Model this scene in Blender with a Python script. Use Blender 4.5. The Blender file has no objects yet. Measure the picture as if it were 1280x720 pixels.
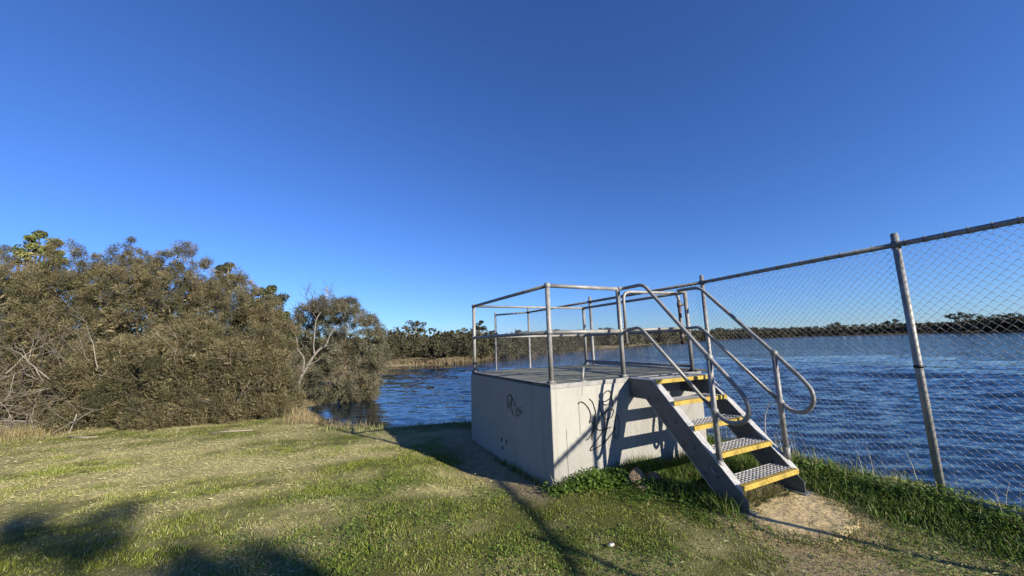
import bpy, bmesh, math, random
import numpy as np
from mathutils import Matrix, Vector

# ------------------------------------------------------------------ camera, sky, sun, exposure
SC = bpy.context.scene
COL = SC.collection
EYE = 1.6
FPX, PITCH, ROLL = 463.2, 0.1459, 0.0297          # focal length in px of a 1280 wide frame, radians
_F = Vector((0, math.cos(PITCH), math.sin(PITCH)))
_U0 = Vector((0, -math.sin(PITCH), math.cos(PITCH)))
_R0 = Vector((1, 0, 0))
_R = _R0 * math.cos(ROLL) - _U0 * math.sin(ROLL)
_U = _U0 * math.cos(ROLL) + _R0 * math.sin(ROLL)
cam = bpy.data.cameras.new('camera')
cam.sensor_width = 36.0
cam.lens = FPX / 1280 * 36
cam.clip_start = 0.05
cam.clip_end = 9000
camo = bpy.data.objects.new('camera', cam)
COL.objects.link(camo)
camo.matrix_world = Matrix(((_R.x, _U.x, -_F.x, 0), (_R.y, _U.y, -_F.y, 0), (_R.z, _U.z, -_F.z, EYE), (0, 0, 0, 1)))
SC.camera = camo

SUN = Vector((2.036, -1.72, 1.0)).normalized()     # towards the sun
SUN_EL = math.asin(SUN.z)
SUN_AZ = math.atan2(SUN.x, SUN.y)
world = bpy.data.worlds.new('World')
SC.world = world
world.use_nodes = True
wn = world.node_tree
sky = wn.nodes.new('ShaderNodeTexSky')
sky.sky_type = 'NISHITA'
sky.sun_disc = False
sky.sun_elevation = SUN_EL
sky.sun_rotation = SUN_AZ
sky.altitude = 0
sky.air_density = 1.0
sky.dust_density = 0.0
sky.ozone_density = 4.0
bg = wn.nodes['Background']
bg.inputs['Strength'].default_value = 0.0505
wb = wn.nodes.new('ShaderNodeMix')                     # the whole sky a little bluer: cool white balance of the photograph
wb.data_type = 'RGBA'
wb.blend_type = 'MULTIPLY'
wb.inputs[0].default_value = 1.0
wb.inputs[7].default_value = (.66, .95, 1.56, 1)
wn.links.new(sky.outputs[0], wb.inputs[6])
wn.links.new(wb.outputs[2], bg.inputs['Color'])
sl = bpy.data.lights.new('sun', 'SUN')
sl.energy = 5.0
sl.angle = math.radians(0.5)
sl.color = (1.0, 0.90, 0.76)
so = bpy.data.objects.new('sun', sl)
COL.objects.link(so)
so.rotation_euler = SUN.to_track_quat('Z', 'Y').to_euler()
SC.view_settings.view_transform = 'Standard'
SC.view_settings.look = 'None'
SC.view_settings.gamma = 1
SC.view_settings.exposure = 1.12
SC.view_settings.use_curve_mapping = False
SC.cycles.use_denoising = True
SC.cycles.denoiser = 'OPENIMAGEDENOISE'
SC.cycles.denoising_input_passes = 'RGB_ALBEDO_NORMAL'
SC.cycles.denoising_prefilter = 'ACCURATE'
SC.cycles.max_bounces = 6
SC.cycles.transparent_max_bounces = 8

random.seed(7)
RNG = np.random.default_rng(7)

# ------------------------------------------------------------------ frames of reference
A0 = np.array([0.4022, 4.3326])                    # near corner of the platform
TH = 0.4648
UU = np.array([math.cos(TH), math.sin(TH)])        # along the platform's front wall
NN = np.array([-math.sin(TH), math.cos(TH)])       # along its left wall, away from the lawn


def pl(u, v, z):
    p = A0 + UU * u + NN * v
    return (float(p[0]), float(p[1]), z)


def to_uv(x, y):
    dx = x - A0[0]
    dy = y - A0[1]
    return dx * UU[0] + dy * UU[1], dx * NN[0] + dy * NN[1]


def at(px, py, Y):
    """point of the place seen at a pixel of the photograph, at a surveyed distance Y"""
    d = _F * FPX + _R * (px - 640) + _U * (360 - py)
    k = Y / d.y
    return Vector((d.x * k, Y, EYE + d.z * k))


PLF = Matrix(((UU[0], NN[0], 0, A0[0]), (UU[1], NN[1], 0, A0[1]), (0, 0, 1, 0), (0, 0, 0, 1)))

# ------------------------------------------------------------------ noise (numpy)


def _hash(ix, iy, seed):
    h = (ix.astype(np.int64) * 374761393 + iy.astype(np.int64) * 668265263 + seed * 982451653) & 0xffffffff
    h = ((h ^ (h >> 13)) * 1274126177) & 0xffffffff
    return ((h ^ (h >> 16)) & 0xffff) / 65535.0


def vnoise(x, y, seed=0):
    ix = np.floor(x)
    iy = np.floor(y)
    fx = x - ix
    fy = y - iy
    fx = fx * fx * (3 - 2 * fx)
    fy = fy * fy * (3 - 2 * fy)
    a = _hash(ix, iy, seed)
    b = _hash(ix + 1, iy, seed)
    c = _hash(ix, iy + 1, seed)
    d = _hash(ix + 1, iy + 1, seed)
    return (a * (1 - fx) + b * fx) * (1 - fy) + (c * (1 - fx) + d * fx) * fy


def fbm(x, y, seed=0, oct=4):
    s = 0
    amp = .5
    t = 0
    for o in range(oct):
        s = s + amp * vnoise(x * 2 ** o, y * 2 ** o, seed + o * 17)
        t += amp
        amp *= .5
    return s / t


def sstep(a, b, x):
    t = np.clip((x - a) / (b - a), 0, 1)
    return t * t * (3 - 2 * t)


# ------------------------------------------------------------------ materials
MATS = {}


def mat(name):
    m = bpy.data.materials.new(name)
    m.use_nodes = True
    MATS[name] = m
    nt = m.node_tree
    return m, nt, nt.nodes['Principled BSDF']


def N(nt, t, **kw):
    n = nt.nodes.new(t)
    for k, v in kw.items():
        if k in n.inputs:
            n.inputs[k].default_value = v
        else:
            setattr(n, k, v)
    return n


ALB = .62                                          # albedo trim for the exposure used


def dim(stops, k=ALB):
    return [(p, tuple(v * k for v in c)) for p, c in stops]


def ramp(nt, fac, stops):
    r = nt.nodes.new('ShaderNodeValToRGB')
    el = r.color_ramp.elements
    while len(el) < len(stops):
        el.new(0.5)
    for e, (p, c) in zip(el, stops):
        e.position = p
        e.color = (*c, 1) if len(c) == 3 else c
    nt.links.new(fac, r.inputs['Fac'])
    return r.outputs['Color']


def mixc(nt, fac, a, b, blend='MIX'):
    m = nt.nodes.new('ShaderNodeMix')
    m.data_type = 'RGBA'
    m.blend_type = blend
    for s, v in ((m.inputs[0], fac), (m.inputs[6], a), (m.inputs[7], b)):
        if hasattr(v, 'is_linked'):
            nt.links.new(v, s)
        elif isinstance(v, (int, float)):
            s.default_value = v
        else:
            s.default_value = (*v, 1)
    return m.outputs[2]


def coords(nt, scale=(1, 1, 1), kind='Object'):
    tc = nt.nodes.new('ShaderNodeTexCoord')
    mp = nt.nodes.new('ShaderNodeMapping')
    mp.inputs['Scale'].default_value = scale
    nt.links.new(tc.outputs[kind], mp.inputs['Vector'])
    return mp.outputs['Vector']


def noise(nt, vec, scale, detail=4, rough=.55):
    n = nt.nodes.new('ShaderNodeTexNoise')
    n.inputs['Scale'].default_value = scale
    n.inputs['Detail'].default_value = detail
    n.inputs['Roughness'].default_value = rough
    nt.links.new(vec, n.inputs['Vector'])
    return n.outputs['Fac']


def bump(nt, h, bsdf, strength=.3, dist=.01):
    b = nt.nodes.new('ShaderNodeBump')
    b.inputs['Strength'].default_value = strength
    b.inputs['Distance'].default_value = dist
    nt.links.new(h, b.inputs['Height'])
    nt.links.new(b.outputs['Normal'], bsdf.inputs['Normal'])


def simple(name, stops, scale, rough=.6, metal=0, detail=5, bs=.2, bd=.004, spec=.5, coord_scale=(1, 1, 1)):
    m, nt, b = mat(name)
    v = coords(nt, coord_scale)
    f = noise(nt, v, scale, detail)
    nt.links.new(ramp(nt, f, dim(stops)), b.inputs['Base Color'])
    b.inputs['Roughness'].default_value = rough
    b.inputs['Metallic'].default_value = metal
    b.inputs['Specular IOR Level'].default_value = spec
    if bs:
        bump(nt, noise(nt, v, scale * 2.3, 3), b, bs, bd)
    return m


# galvanised steel with spangle, streaks and grime
def make_galv(name, lo, hi, metal, rough, rust=0.0):
    m, nt, b = mat(name)
    v = coords(nt)
    lo = tuple(x * ALB for x in lo)
    hi = tuple(x * ALB for x in hi)
    f1 = noise(nt, v, 9, 5)
    f2 = noise(nt, v, 60, 3)
    c = ramp(nt, f1, [(.28, lo), (.7, hi)])
    c = mixc(nt, .35, c, ramp(nt, f2, [(.35, lo), (.65, hi)]))
    if rust:
        f3 = noise(nt, v, 5, 6, .7)
        c = mixc(nt, ramp(nt, f3, [(1 - rust - .12, (0, 0, 0)), (1 - rust + .1, (1, 1, 1))]), c,
                 ramp(nt, f2, [(.3, (.035, .016, .009)), (.7, (.11, .05, .027))]))
    nt.links.new(c, b.inputs['Base Color'])
    b.inputs['Metallic'].default_value = metal
    r = nt.nodes.new('ShaderNodeMapRange')
    r.inputs['To Min'].default_value = rough - .1
    r.inputs['To Max'].default_value = rough + .15
    nt.links.new(f1, r.inputs['Value'])
    nt.links.new(r.outputs[0], b.inputs['Roughness'])
    bump(nt, f2, b, .12, .002)
    return m


M_galv = make_galv('galvanised_tube', (.17, .17, .165), (.45, .45, .43), .12, .5, .15)
M_galv_shade = make_galv('shaded_galvanised_plate', (.09, .10, .11), (.20, .21, .22), .15, .5, .06)  # darkened so the shade on the stringer webs is in the steel colour
M_wire = make_galv('galvanised_wire', (.09, .095, .09), (.24, .24, .23), .4, .35)
M_tread = make_galv('grating_and_sunlit_flange', (.42, .42, .41), (.78, .78, .76), .1, .5)  # bright steel for the gratings; on the flanges it paints in sunlight
M_rusty = make_galv('rusty_tube', (.30, .29, .27), (.5, .49, .46), .3, .55, .55)
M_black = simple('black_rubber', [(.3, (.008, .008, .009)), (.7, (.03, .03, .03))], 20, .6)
M_ink = simple('black_marker', [(.3, (.006, .006, .007)), (.7, (.02, .02, .022))], 30, .45, bs=0)
M_yellow = simple('yellow_nosing', [(.22, (.20, .14, .04)), (.38, (.50, .35, .05)), (.6, (.64, .46, .07)), (.85, (.70, .56, .16))], 9, .7, detail=8)
M_cable = simple('white_cable', [(.3, (.5, .5, .48)), (.7, (.7, .7, .68))], 30, .5)


def make_concrete():
    m, nt, b = mat('painted_concrete')
    v = coords(nt)
    f1 = noise(nt, v, 1.6, 6, .6)
    f2 = noise(nt, v, 14, 5, .65)
    vs = coords(nt, (5, 5, .5))
    f3 = noise(nt, vs, 2.2, 5, .6)
    c = ramp(nt, f1, [(.25, (.24, .238, .212)), (.55, (.285, .282, .256)), (.8, (.31, .307, .283))])
    c = mixc(nt, .3, c, ramp(nt, f2, [(.3, (.23, .227, .202)), (.6, (.295, .292, .266))]))
    c = mixc(nt, ramp(nt, f3, [(.52, (0, 0, 0)), (.8, (.75, .75, .75))]), c, (.19, .185, .155))
    sp = noise(nt, v, 42, 2, .5)
    c = mixc(nt, ramp(nt, sp, [(.74, (0, 0, 0)), (.80, (.5, .5, .5))]), c, (.12, .11, .09))
    nt.links.new(c, b.inputs['Base Color'])
    b.inputs['Roughness'].default_value = .82
    h = nt.nodes.new('ShaderNodeMath')
    h.operation = 'ADD'
    nt.links.new(noise(nt, v, 5, 5), h.inputs[0])
    nt.links.new(noise(nt, v, 55, 3), h.inputs[1])
    bump(nt, h.outputs[0], b, .18, .005)
    return m


M_conc = make_concrete()
M_deck = simple('weathered_decking', [(.25, (.10, .11, .09)), (.5, (.19, .20, .165)), (.8, (.30, .305, .26))], 6, .8,
                bs=.5, bd=.006, coord_scale=(1.2, 14, 14))
_nt = M_deck.node_tree
_oi = _nt.nodes.new('ShaderNodeObjectInfo')
_b = _nt.nodes['Principled BSDF']
_src = _b.inputs['Base Color'].links[0].from_socket
_nt.links.new(mixc(_nt, 1.0, _src, ramp(_nt, _oi.outputs['Random'], [(0, (.55, .58, .55)), (1, (1.15, 1.15, 1.1))]), 'MULTIPLY'), _b.inputs['Base Color'])
M_pad = simple('worn_sandy_concrete', [(.22, (.42, .31, .14)), (.40, (.66, .51, .25)), (.6, (.80, .63, .33)), (.88, (.88, .76, .46))],
               4.2, .9, detail=9, bs=.9, bd=.03)
M_rock = simple('pale_rubble', [(.25, (.16, .11, .065)), (.55, (.34, .25, .16)), (.85, (.52, .41, .28))], 7, .85, bs=.6, bd=.02)
M_shell = simple('bleached_scrap', [(.3, (.62, .60, .54)), (.7, (.80, .79, .75))], 20, .7)
M_bark = simple('dull_bark', [(.25, (.05, .042, .033)), (.55, (.12, .10, .08)), (.85, (.21, .19, .16))], 6, .9, bs=.7, bd=.02,
                coord_scale=(3, 3, .7))
M_pale = simple('bleached_wood', [(.2, (.22, .19, .15)), (.5, (.40, .36, .30)), (.8, (.56, .52, .46))], 5, .85, bs=.6, bd=.015,
                coord_scale=(3, 3, .8))
M_grey = simple('grey_limb', [(.2, (.11, .10, .08)), (.5, (.23, .21, .175)), (.8, (.37, .34, .30))], 5, .85, bs=.6, bd=.015, coord_scale=(3, 3, .8))
M_twig = simple('dry_twig', [(.25, (.10, .08, .06)), (.55, (.22, .19, .145)), (.85, (.34, .30, .24))], 7, .9, bs=0)
M_roof = simple('white_wall_paint', [(.3, (.6, .6, .58)), (.7, (.72, .72, .7))], 5, .7)
M_redroof = simple('grey_roof_sheet', [(.3, (.2, .2, .2)), (.7, (.3, .29, .28))], 5, .7)
M_pylon = simple('pylon_steel', [(.3, (.42, .43, .44)), (.7, (.55, .56, .57))], 5, .5, .3, bs=0)


def make_leaf(name, rough=.6, trans=.22):
    m, nt, b = mat(name)
    a = N(nt, 'ShaderNodeAttribute', attribute_name='col')
    nt.links.new(a.outputs['Color'], b.inputs['Base Color'])
    b.inputs['Roughness'].default_value = rough
    b.inputs['Specular IOR Level'].default_value = .25
    t = nt.nodes.new('ShaderNodeBsdfTranslucent')
    nt.links.new(a.outputs['Color'], t.inputs['Color'])
    mx = nt.nodes.new('ShaderNodeMixShader')
    mx.inputs[0].default_value = trans
    nt.links.new(b.outputs[0], mx.inputs[1])
    nt.links.new(t.outputs[0], mx.inputs[2])
    nt.links.new(mx.outputs[0], nt.nodes['Material Output'].inputs['Surface'])
    return m


M_leaf = make_leaf('foliage', .6, .2)
M_grass = make_leaf('grass_blade', .55, .3)


def make_ground():
    m, nt, b = mat('turf_and_soil')
    a = N(nt, 'ShaderNodeAttribute', attribute_name='col')
    v = coords(nt)
    f1 = noise(nt, v, 9, 6, .7)
    f2 = noise(nt, v, 60, 4, .7)
    c = mixc(nt, 1.0, a.outputs['Color'], ramp(nt, f1, [(.25, (.62, .62, .62)), (.75, (1.3, 1.3, 1.3))]), 'MULTIPLY')
    c = mixc(nt, 1.0, c, ramp(nt, f2, [(.25, (.55, .55, .55)), (.75, (1.45, 1.45, 1.45))]), 'MULTIPLY')
    nt.links.new(c, b.inputs['Base Color'])
    b.inputs['Roughness'].default_value = .95
    b.inputs['Specular IOR Level'].default_value = .1
    h = nt.nodes.new('ShaderNodeMath')
    h.operation = 'ADD'
    nt.links.new(f1, h.inputs[0])
    nt.links.new(f2, h.inputs[1])
    bump(nt, h.outputs[0], b, .8, .03)
    return m


M_ground = make_ground()


def make_water():
    m, nt, b = mat('lake_water')
    b.inputs['Base Color'].default_value = (.004, .011, .017, 1)
    b.inputs['Roughness'].default_value = .04
    b.inputs['IOR'].default_value = 1.333
    tc = nt.nodes.new('ShaderNodeTexCoord')

    def layer(rot, sx, sy, scale, det, rough):
        mp = nt.nodes.new('ShaderNodeMapping')
        mp.inputs['Rotation'].default_value = (0, 0, math.radians(rot))
        mp.inputs['Scale'].default_value = (sx, sy, 1)
        nt.links.new(tc.outputs['Object'], mp.inputs['Vector'])
        return noise(nt, mp.outputs['Vector'], scale, det, rough)

    def mul(a, k):
        n = nt.nodes.new('ShaderNodeMath')
        n.operation = 'MULTIPLY'
        nt.links.new(a, n.inputs[0])
        if hasattr(k, 'is_linked'):
            nt.links.new(k, n.inputs[1])
        else:
            n.inputs[1].default_value = k
        return n.outputs[0]

    def add(a, c):
        n = nt.nodes.new('ShaderNodeMath')
        n.operation = 'ADD'
        nt.links.new(a, n.inputs[0])
        nt.links.new(c, n.inputs[1])
        return n.outputs[0]

    def slope(rot, sx, sy, scale, det, k):
        mp = nt.nodes.new('ShaderNodeMapping')
        mp.inputs['Rotation'].default_value = (0, 0, math.radians(rot))
        mp.inputs['Scale'].default_value = (sx, sy, 1)
        nt.links.new(tc.outputs['Object'], mp.inputs['Vector'])
        n = nt.nodes.new('ShaderNodeTexNoise')
        n.inputs['Scale'].default_value = scale
        n.inputs['Detail'].default_value = det
        n.inputs['Roughness'].default_value = .55
        nt.links.new(mp.outputs['Vector'], n.inputs['Vector'])
        v = nt.nodes.new('ShaderNodeVectorMath')
        v.operation = 'SUBTRACT'
        v.inputs[1].default_value = (.5, .5, .5)
        nt.links.new(n.outputs['Color'], v.inputs[0])
        w = nt.nodes.new('ShaderNodeVectorMath')
        w.operation = 'MULTIPLY'
        w.inputs[1].default_value = (k * .6, k, 0)
        nt.links.new(v.outputs[0], w.inputs[0])
        return w.outputs[0]

    def vadd(a, c):
        n = nt.nodes.new('ShaderNodeVectorMath')
        nt.links.new(a, n.inputs[0])
        nt.links.new(c, n.inputs[1])
        return n.outputs[0]

    gust = layer(20, .25, 1, .05, 4, .55)
    g = ramp(nt, gust, [(.32, (.6, .6, .6)), (.68, (1.15, 1.15, 1.15))])
    sl_ = vadd(vadd(slope(-10, .4, 1.25, 1.8, 2, .6), slope(9, .5, 1.3, 4.6, 2, .7)), slope(-20, .7, 1.2, 13.0, 2, .28))
    sc_ = nt.nodes.new('ShaderNodeVectorMath')
    sc_.operation = 'MULTIPLY'
    fa = N(nt, 'ShaderNodeAttribute', attribute_name='col')    # 0 where the wavelets are modelled, 1 far out
    fm = nt.nodes.new('ShaderNodeMapRange')
    fm.inputs['To Min'].default_value = .85
    fm.inputs['To Max'].default_value = 1.05
    sx_ = nt.nodes.new('ShaderNodeSeparateColor')
    nt.links.new(fa.outputs['Color'], sx_.inputs[0])
    fm.inputs['From Max'].default_value = ALB
    nt.links.new(sx_.outputs[0], fm.inputs['Value'])
    cm_ = nt.nodes.new('ShaderNodeMath')
    cm_.operation = 'MULTIPLY'
    cm_.inputs[1].default_value = 1 / ALB
    nt.links.new(sx_.outputs[1], cm_.inputs[0])
    fc_ = nt.nodes.new('ShaderNodeMath')
    fc_.operation = 'MULTIPLY'
    nt.links.new(fm.outputs[0], fc_.inputs[0])
    nt.links.new(cm_.outputs[0], fc_.inputs[1])
    gm = nt.nodes.new('ShaderNodeVectorMath')
    gm.operation = 'SCALE'
    nt.links.new(g, gm.inputs[0])
    nt.links.new(fc_.outputs[0], gm.inputs['Scale'])
    nt.links.new(sl_, sc_.inputs[0])
    nt.links.new(gm.outputs[0], sc_.inputs[1])
    ge = nt.nodes.new('ShaderNodeNewGeometry')
    up = nt.nodes.new('ShaderNodeVectorMath')
    nt.links.new(ge.outputs['Normal'], up.inputs[1])
    nt.links.new(sc_.outputs[0], up.inputs[0])
    nm = nt.nodes.new('ShaderNodeVectorMath')
    nm.operation = 'NORMALIZE'
    nt.links.new(up.outputs[0], nm.inputs[0])
    nt.links.new(nm.outputs[0], b.inputs['Normal'])
    return m


M_water = make_water()

# ------------------------------------------------------------------ mesh helpers


def link(o, parent=None):
    COL.objects.link(o)
    if parent is not None:
        o.parent = parent
    return o


def tag(o, label=None, cat=None, group=None, kind=None):
    if label:
        o['label'] = label
    if cat:
        o['category'] = cat
    if group:
        o['group'] = group
    if kind:
        o['kind'] = kind
    return o


def empty(name, loc, label, cat, group=None):
    o = bpy.data.objects.new(name, None)
    o.empty_display_size = .2
    o.location = loc
    COL.objects.link(o)
    return tag(o, label, cat, group)


def np_mesh(name, V, T, colr=None, smooth=False):
    """triangles from numpy arrays"""
    me = bpy.data.meshes.new(name)
    V = np.ascontiguousarray(V, dtype=np.float32)
    T = np.ascontiguousarray(T, dtype=np.int32)
    me.vertices.add(len(V))
    me.vertices.foreach_set('co', V.ravel())
    k = T.shape[1]
    me.loops.add(len(T) * k)
    me.loops.foreach_set('vertex_index', T.ravel())
    me.polygons.add(len(T))
    me.polygons.foreach_set('loop_start', np.arange(0, len(T) * k, k, dtype=np.int32))
    me.polygons.foreach_set('loop_total', np.full(len(T), k, dtype=np.int32))
    if smooth:
        me.polygons.foreach_set('use_smooth', np.ones(len(T), dtype=bool))
    if colr is not None:
        at_ = me.color_attributes.new('col', 'FLOAT_COLOR', 'POINT')
        c4 = np.ones((len(V), 4), dtype=np.float32)
        c4[:, :3] = np.clip(colr, 0, 1) * ALB
        at_.data.foreach_set('color', c4.ravel())
    me.update()
    return me


def mesh_obj(name, me, m, parent=None, offset=None):
    me.materials.append(m)
    o = bpy.data.objects.new(name, me)
    if offset is not None:
        o.location = offset
    return link(o, parent)


class MB:
    """collects shapes (in the platform's own frame or the world) into one mesh"""

    def __init__(self, frame=None):
        self.bm = bmesh.new()
        self.f = frame

    def box(self, x0, x1, y0, y1, z0, z1):
        vs = [self.bm.verts.new(p) for p in ((x0, y0, z0), (x1, y0, z0), (x1, y1, z0), (x0, y1, z0), (x0, y0, z1), (x1, y0, z1), (x1, y1, z1), (x0, y1, z1))]
        for f in ((0, 3, 2, 1), (4, 5, 6, 7), (0, 1, 5, 4), (1, 2, 6, 5), (2, 3, 7, 6), (3, 0, 4, 7)):
            self.bm.faces.new([vs[i] for i in f])
        return self

    def obox(self, a, b, half_w, half_h, side):
        """bar from a to b, rectangular section; side = width direction"""
        a = Vector(a)
        b = Vector(b)
        d = (b - a).normalized()
        s = Vector(side)
        s = (s - d * s.dot(d)).normalized()
        h = d.cross(s)
        vs = []
        for p in (a, b):
            for i, j in ((-1, -1), (1, -1), (1, 1), (-1, 1)):
                vs.append(self.bm.verts.new(p + s * i * half_w + h * j * half_h))
        for f in ((0, 1, 2, 3), (7, 6, 5, 4), (0, 4, 5, 1), (1, 5, 6, 2), (2, 6, 7, 3), (3, 7, 4, 0)):
            self.bm.faces.new([vs[i] for i in f])
        return self

    def tube(self, pts, r, n=12, cap=True):
        pts = [Vector(p) for p in pts]
        rs = r if isinstance(r, (list, tuple)) else [r] * len(pts)
        rings = []
        t0 = (pts[1] - pts[0]).normalized()
        x = Vector((0, 0, 1)).cross(t0)
        if x.length < 1e-3:
            x = Vector((1, 0, 0)).cross(t0)
        x.normalize()
        for i, p in enumerate(pts):
            if i == 0:
                t = pts[1] - pts[0]
            elif i == len(pts) - 1:
                t = pts[-1] - pts[-2]
            else:
                t = (pts[i] - pts[i - 1]).normalized() + (pts[i + 1] - pts[i]).normalized()
            t.normalize()
            x = (x - t * x.dot(t))
            if x.length < 1e-4:
                x = t.orthogonal()
            x.normalize()
            y = t.cross(x)
            rings.append([self.bm.verts.new(p + (x * math.cos(2 * math.pi * k / n) + y * math.sin(2 * math.pi * k / n)) * rs[i]) for k in range(n)])
        for a, b in zip(rings, rings[1:]):
            for k in range(n):
                f = self.bm.faces.new((a[k], a[(k + 1) % n], b[(k + 1) % n], b[k]))
                f.smooth = True
        if cap:
            self.bm.faces.new(rings[0][::-1])
            self.bm.faces.new(rings[-1])
        return self

    def ball(self, c, r, sz=1.0, u=12, v=8):
        res = bmesh.ops.create_uvsphere(self.bm, u_segments=u, v_segments=v, radius=r)
        bmesh.ops.scale(self.bm, vec=(1, 1, sz), verts=res['verts'])
        bmesh.ops.translate(self.bm, vec=c, verts=res['verts'])
        for vv in res['verts']:
            for f in vv.link_faces:
                f.smooth = True
        return self

    def prism(self, poly, axis_off):
        """closed outline (3-D points) extruded by axis_off"""
        a = [self.bm.verts.new(p) for p in poly]
        b = [self.bm.verts.new(Vector(p) + Vector(axis_off)) for p in poly]
        n = len(a)
        self.bm.faces.new(a[::-1])
        self.bm.faces.new(b)
        for i in range(n):
            self.bm.faces.new((a[i], a[(i + 1) % n], b[(i + 1) % n], b[i]))
        return self

    def bevel(self, w, seg=1):
        bmesh.ops.bevel(self.bm, geom=self.bm.edges[:], offset=w, segments=seg, affect='EDGES', profile=.5)
        return self

    def mesh(self, name):
        bmesh.ops.recalc_face_normals(self.bm, faces=self.bm.faces[:])
        if self.f is not None:
            self.bm.transform(self.f)
        me = bpy.data.meshes.new(name)
        self.bm.to_mesh(me)
        self.bm.free()
        return me

    def build(self, name, m, parent=None, label=None):
        me = self.mesh(name)
        me.materials.append(m)
        o = bpy.data.objects.new(name, me)
        link(o, parent)
        if parent is not None:
            pw = parent
            off = Vector((0, 0, 0))
            while pw is not None:                  # parents here only carry a location
                off += pw.location
                pw = pw.parent
            o.location = (0, 0, 0)
            me.transform(Matrix.Translation(-off))
        if label:
            o['label'] = label
        return o


def fillet(pts, r, seg=6):
    pts = [Vector(p) for p in pts]
    out = [pts[0]]
    for i in range(1, len(pts) - 1):
        a, b, c = pts[i - 1], pts[i], pts[i + 1]
        d1 = (a - b)
        d2 = (c - b)
        k = min(r, d1.length * .48, d2.length * .48)
        p1 = b + d1.normalized() * k
        p2 = b + d2.normalized() * k
        for j in range(seg + 1):
            t = j / seg
            out.append(p1 * (1 - t) ** 2 + b * 2 * t * (1 - t) + p2 * t * t)
    out.append(pts[-1])
    return out


# ------------------------------------------------------------------ terrain
WL = -1.3                                          # lake level
LAKE = [pl(5.2, -60, 0)[:2], pl(5.0, -9, 0)[:2], pl(5.1, -3, 0)[:2], pl(5.1, .5, 0)[:2], pl(4.6, 2.6, 0)[:2], pl(2.6, 5.0, 0)[:2], pl(.5, 6.0, 0)[:2],
        (-2.9, 9.6), (-4.2, 10.4), (-5.6, 12.5), (-8.0, 16.0), (-10.6, 19.2), (-9.6, 21.5), (-9.4, 25), (-12.5, 33), (-17, 43.5),
        (-20.5, 51), (-18, 56), (-10, 56.5), (-7.6, 62), (0, 82), (14, 116), (27, 117), (60, 172), (99, 228), (190, 335), (300, 385),
        (345, 312), (312, 226), (300, 120), (250, -50), (120, -150), (40, -110)]
LAKE = np.array(LAKE)


def lake_sd(x, y):
    """distance to the shoreline, positive on land"""
    P = np.stack([x, y], -1)
    d = np.full(x.shape, 1e9)
    inside = np.zeros(x.shape, bool)
    n = len(LAKE)
    for i in range(n):
        a = LAKE[i]
        b = LAKE[(i + 1) % n]
        e = b - a
        w = P - a
        t = np.clip((w @ e) / (e @ e), 0, 1)
        q = w - t[..., None] * e
        d = np.minimum(d, np.hypot(q[..., 0], q[..., 1]))
        c = ((a[1] > y) != (b[1] > y))
        with np.errstate(divide='ignore', invalid='ignore'):
            xi = (b[0] - a[0]) * (y - a[1]) / (b[1] - a[1] if b[1] != a[1] else 1e-9) + a[0]
        inside ^= (c & (x < xi))
    return np.where(inside, -d, d)


def terrain_z(x, y):
    d = lake_sd(x, y)
    d = d + (fbm(x * .9, y * .9, 3) - .5) * .5
    far = sstep(14, 24, np.hypot(x, y))
    near_h = WL + 1.3 * sstep(-.3, 1.9, d) - .02 * sstep(3.2, 1.9, d)
    far_h = WL + .34 * sstep(0, 1.2, d) + 1.0 * sstep(2, 18, d) + 3.0 * sstep(30, 300, d)
    land = near_h * (1 - far) + far_h * far
    bed = WL - np.clip(-d * .35, 0, 1.6) - .02
    z = np.where(d > 0, land, np.minimum(bed, near_h * (1 - far) + bed * far))
    u, v = to_uv(x, y)
    dip = np.exp(-((u + .55) / .55) ** 2 - ((v - 1.1) / 1.1) ** 2)
    z = z - .1 * dip
    z = z + (fbm(x * .55, y * .55, 11) - .5) * .06 * sstep(.5, 2.5, d) * (1 - far)
    z = z + (fbm(x * 4, y * 4, 12) - .5) * .018 * sstep(.3, 1.5, d) * (1 - far)
    # flat and firm under the steps and the slab
    pad = sstep(1.9, 1.0, np.hypot(x - 2.5, y - 3.8))
    return z * (1 - pad) - .010 * pad


def axis_coords(lo, hi, fine_lo, fine_hi, step, grow):
    c = list(np.arange(fine_lo, fine_hi + 1e-6, step))
    s = step
    p = fine_hi
    while p < hi:
        s *= grow
        p += s
        c.append(p)
    s = step
    p = fine_lo
    while p > lo:
        s *= grow
        p -= s
        c.insert(0, p)
    return np.array(c)


PADPOLY = np.array([(2.02, 3.60), (2.02, 3.34), (2.13, 3.21), (2.26, 3.14), (2.45, 3.13), (2.60, 3.21), (2.92, 3.44), (3.03, 3.69), (3.05, 3.94), (3.02, 4.08), (2.86, 4.13), (2.45, 3.95), (2.15, 3.77)])


def poly_sd(x, y, PO):
    P = np.stack([x, y], -1)
    d = np.full(x.shape, 1e9)
    inside = np.zeros(x.shape, bool)
    n = len(PO)
    for i in range(n):
        a = PO[i]
        b = PO[(i + 1) % n]
        e = b - a
        w = P - a
        t = np.clip((w @ e) / (e @ e), 0, 1)
        q = w - t[..., None] * e
        d = np.minimum(d, np.hypot(q[..., 0], q[..., 1]))
        c = ((a[1] > y) != (b[1] > y))
        xi = (b[0] - a[0]) * (y - a[1]) / (b[1] - a[1] if b[1] != a[1] else 1e-9) + a[0]
        inside ^= (c & (x < xi))
    return np.where(inside, -d, d)


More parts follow.
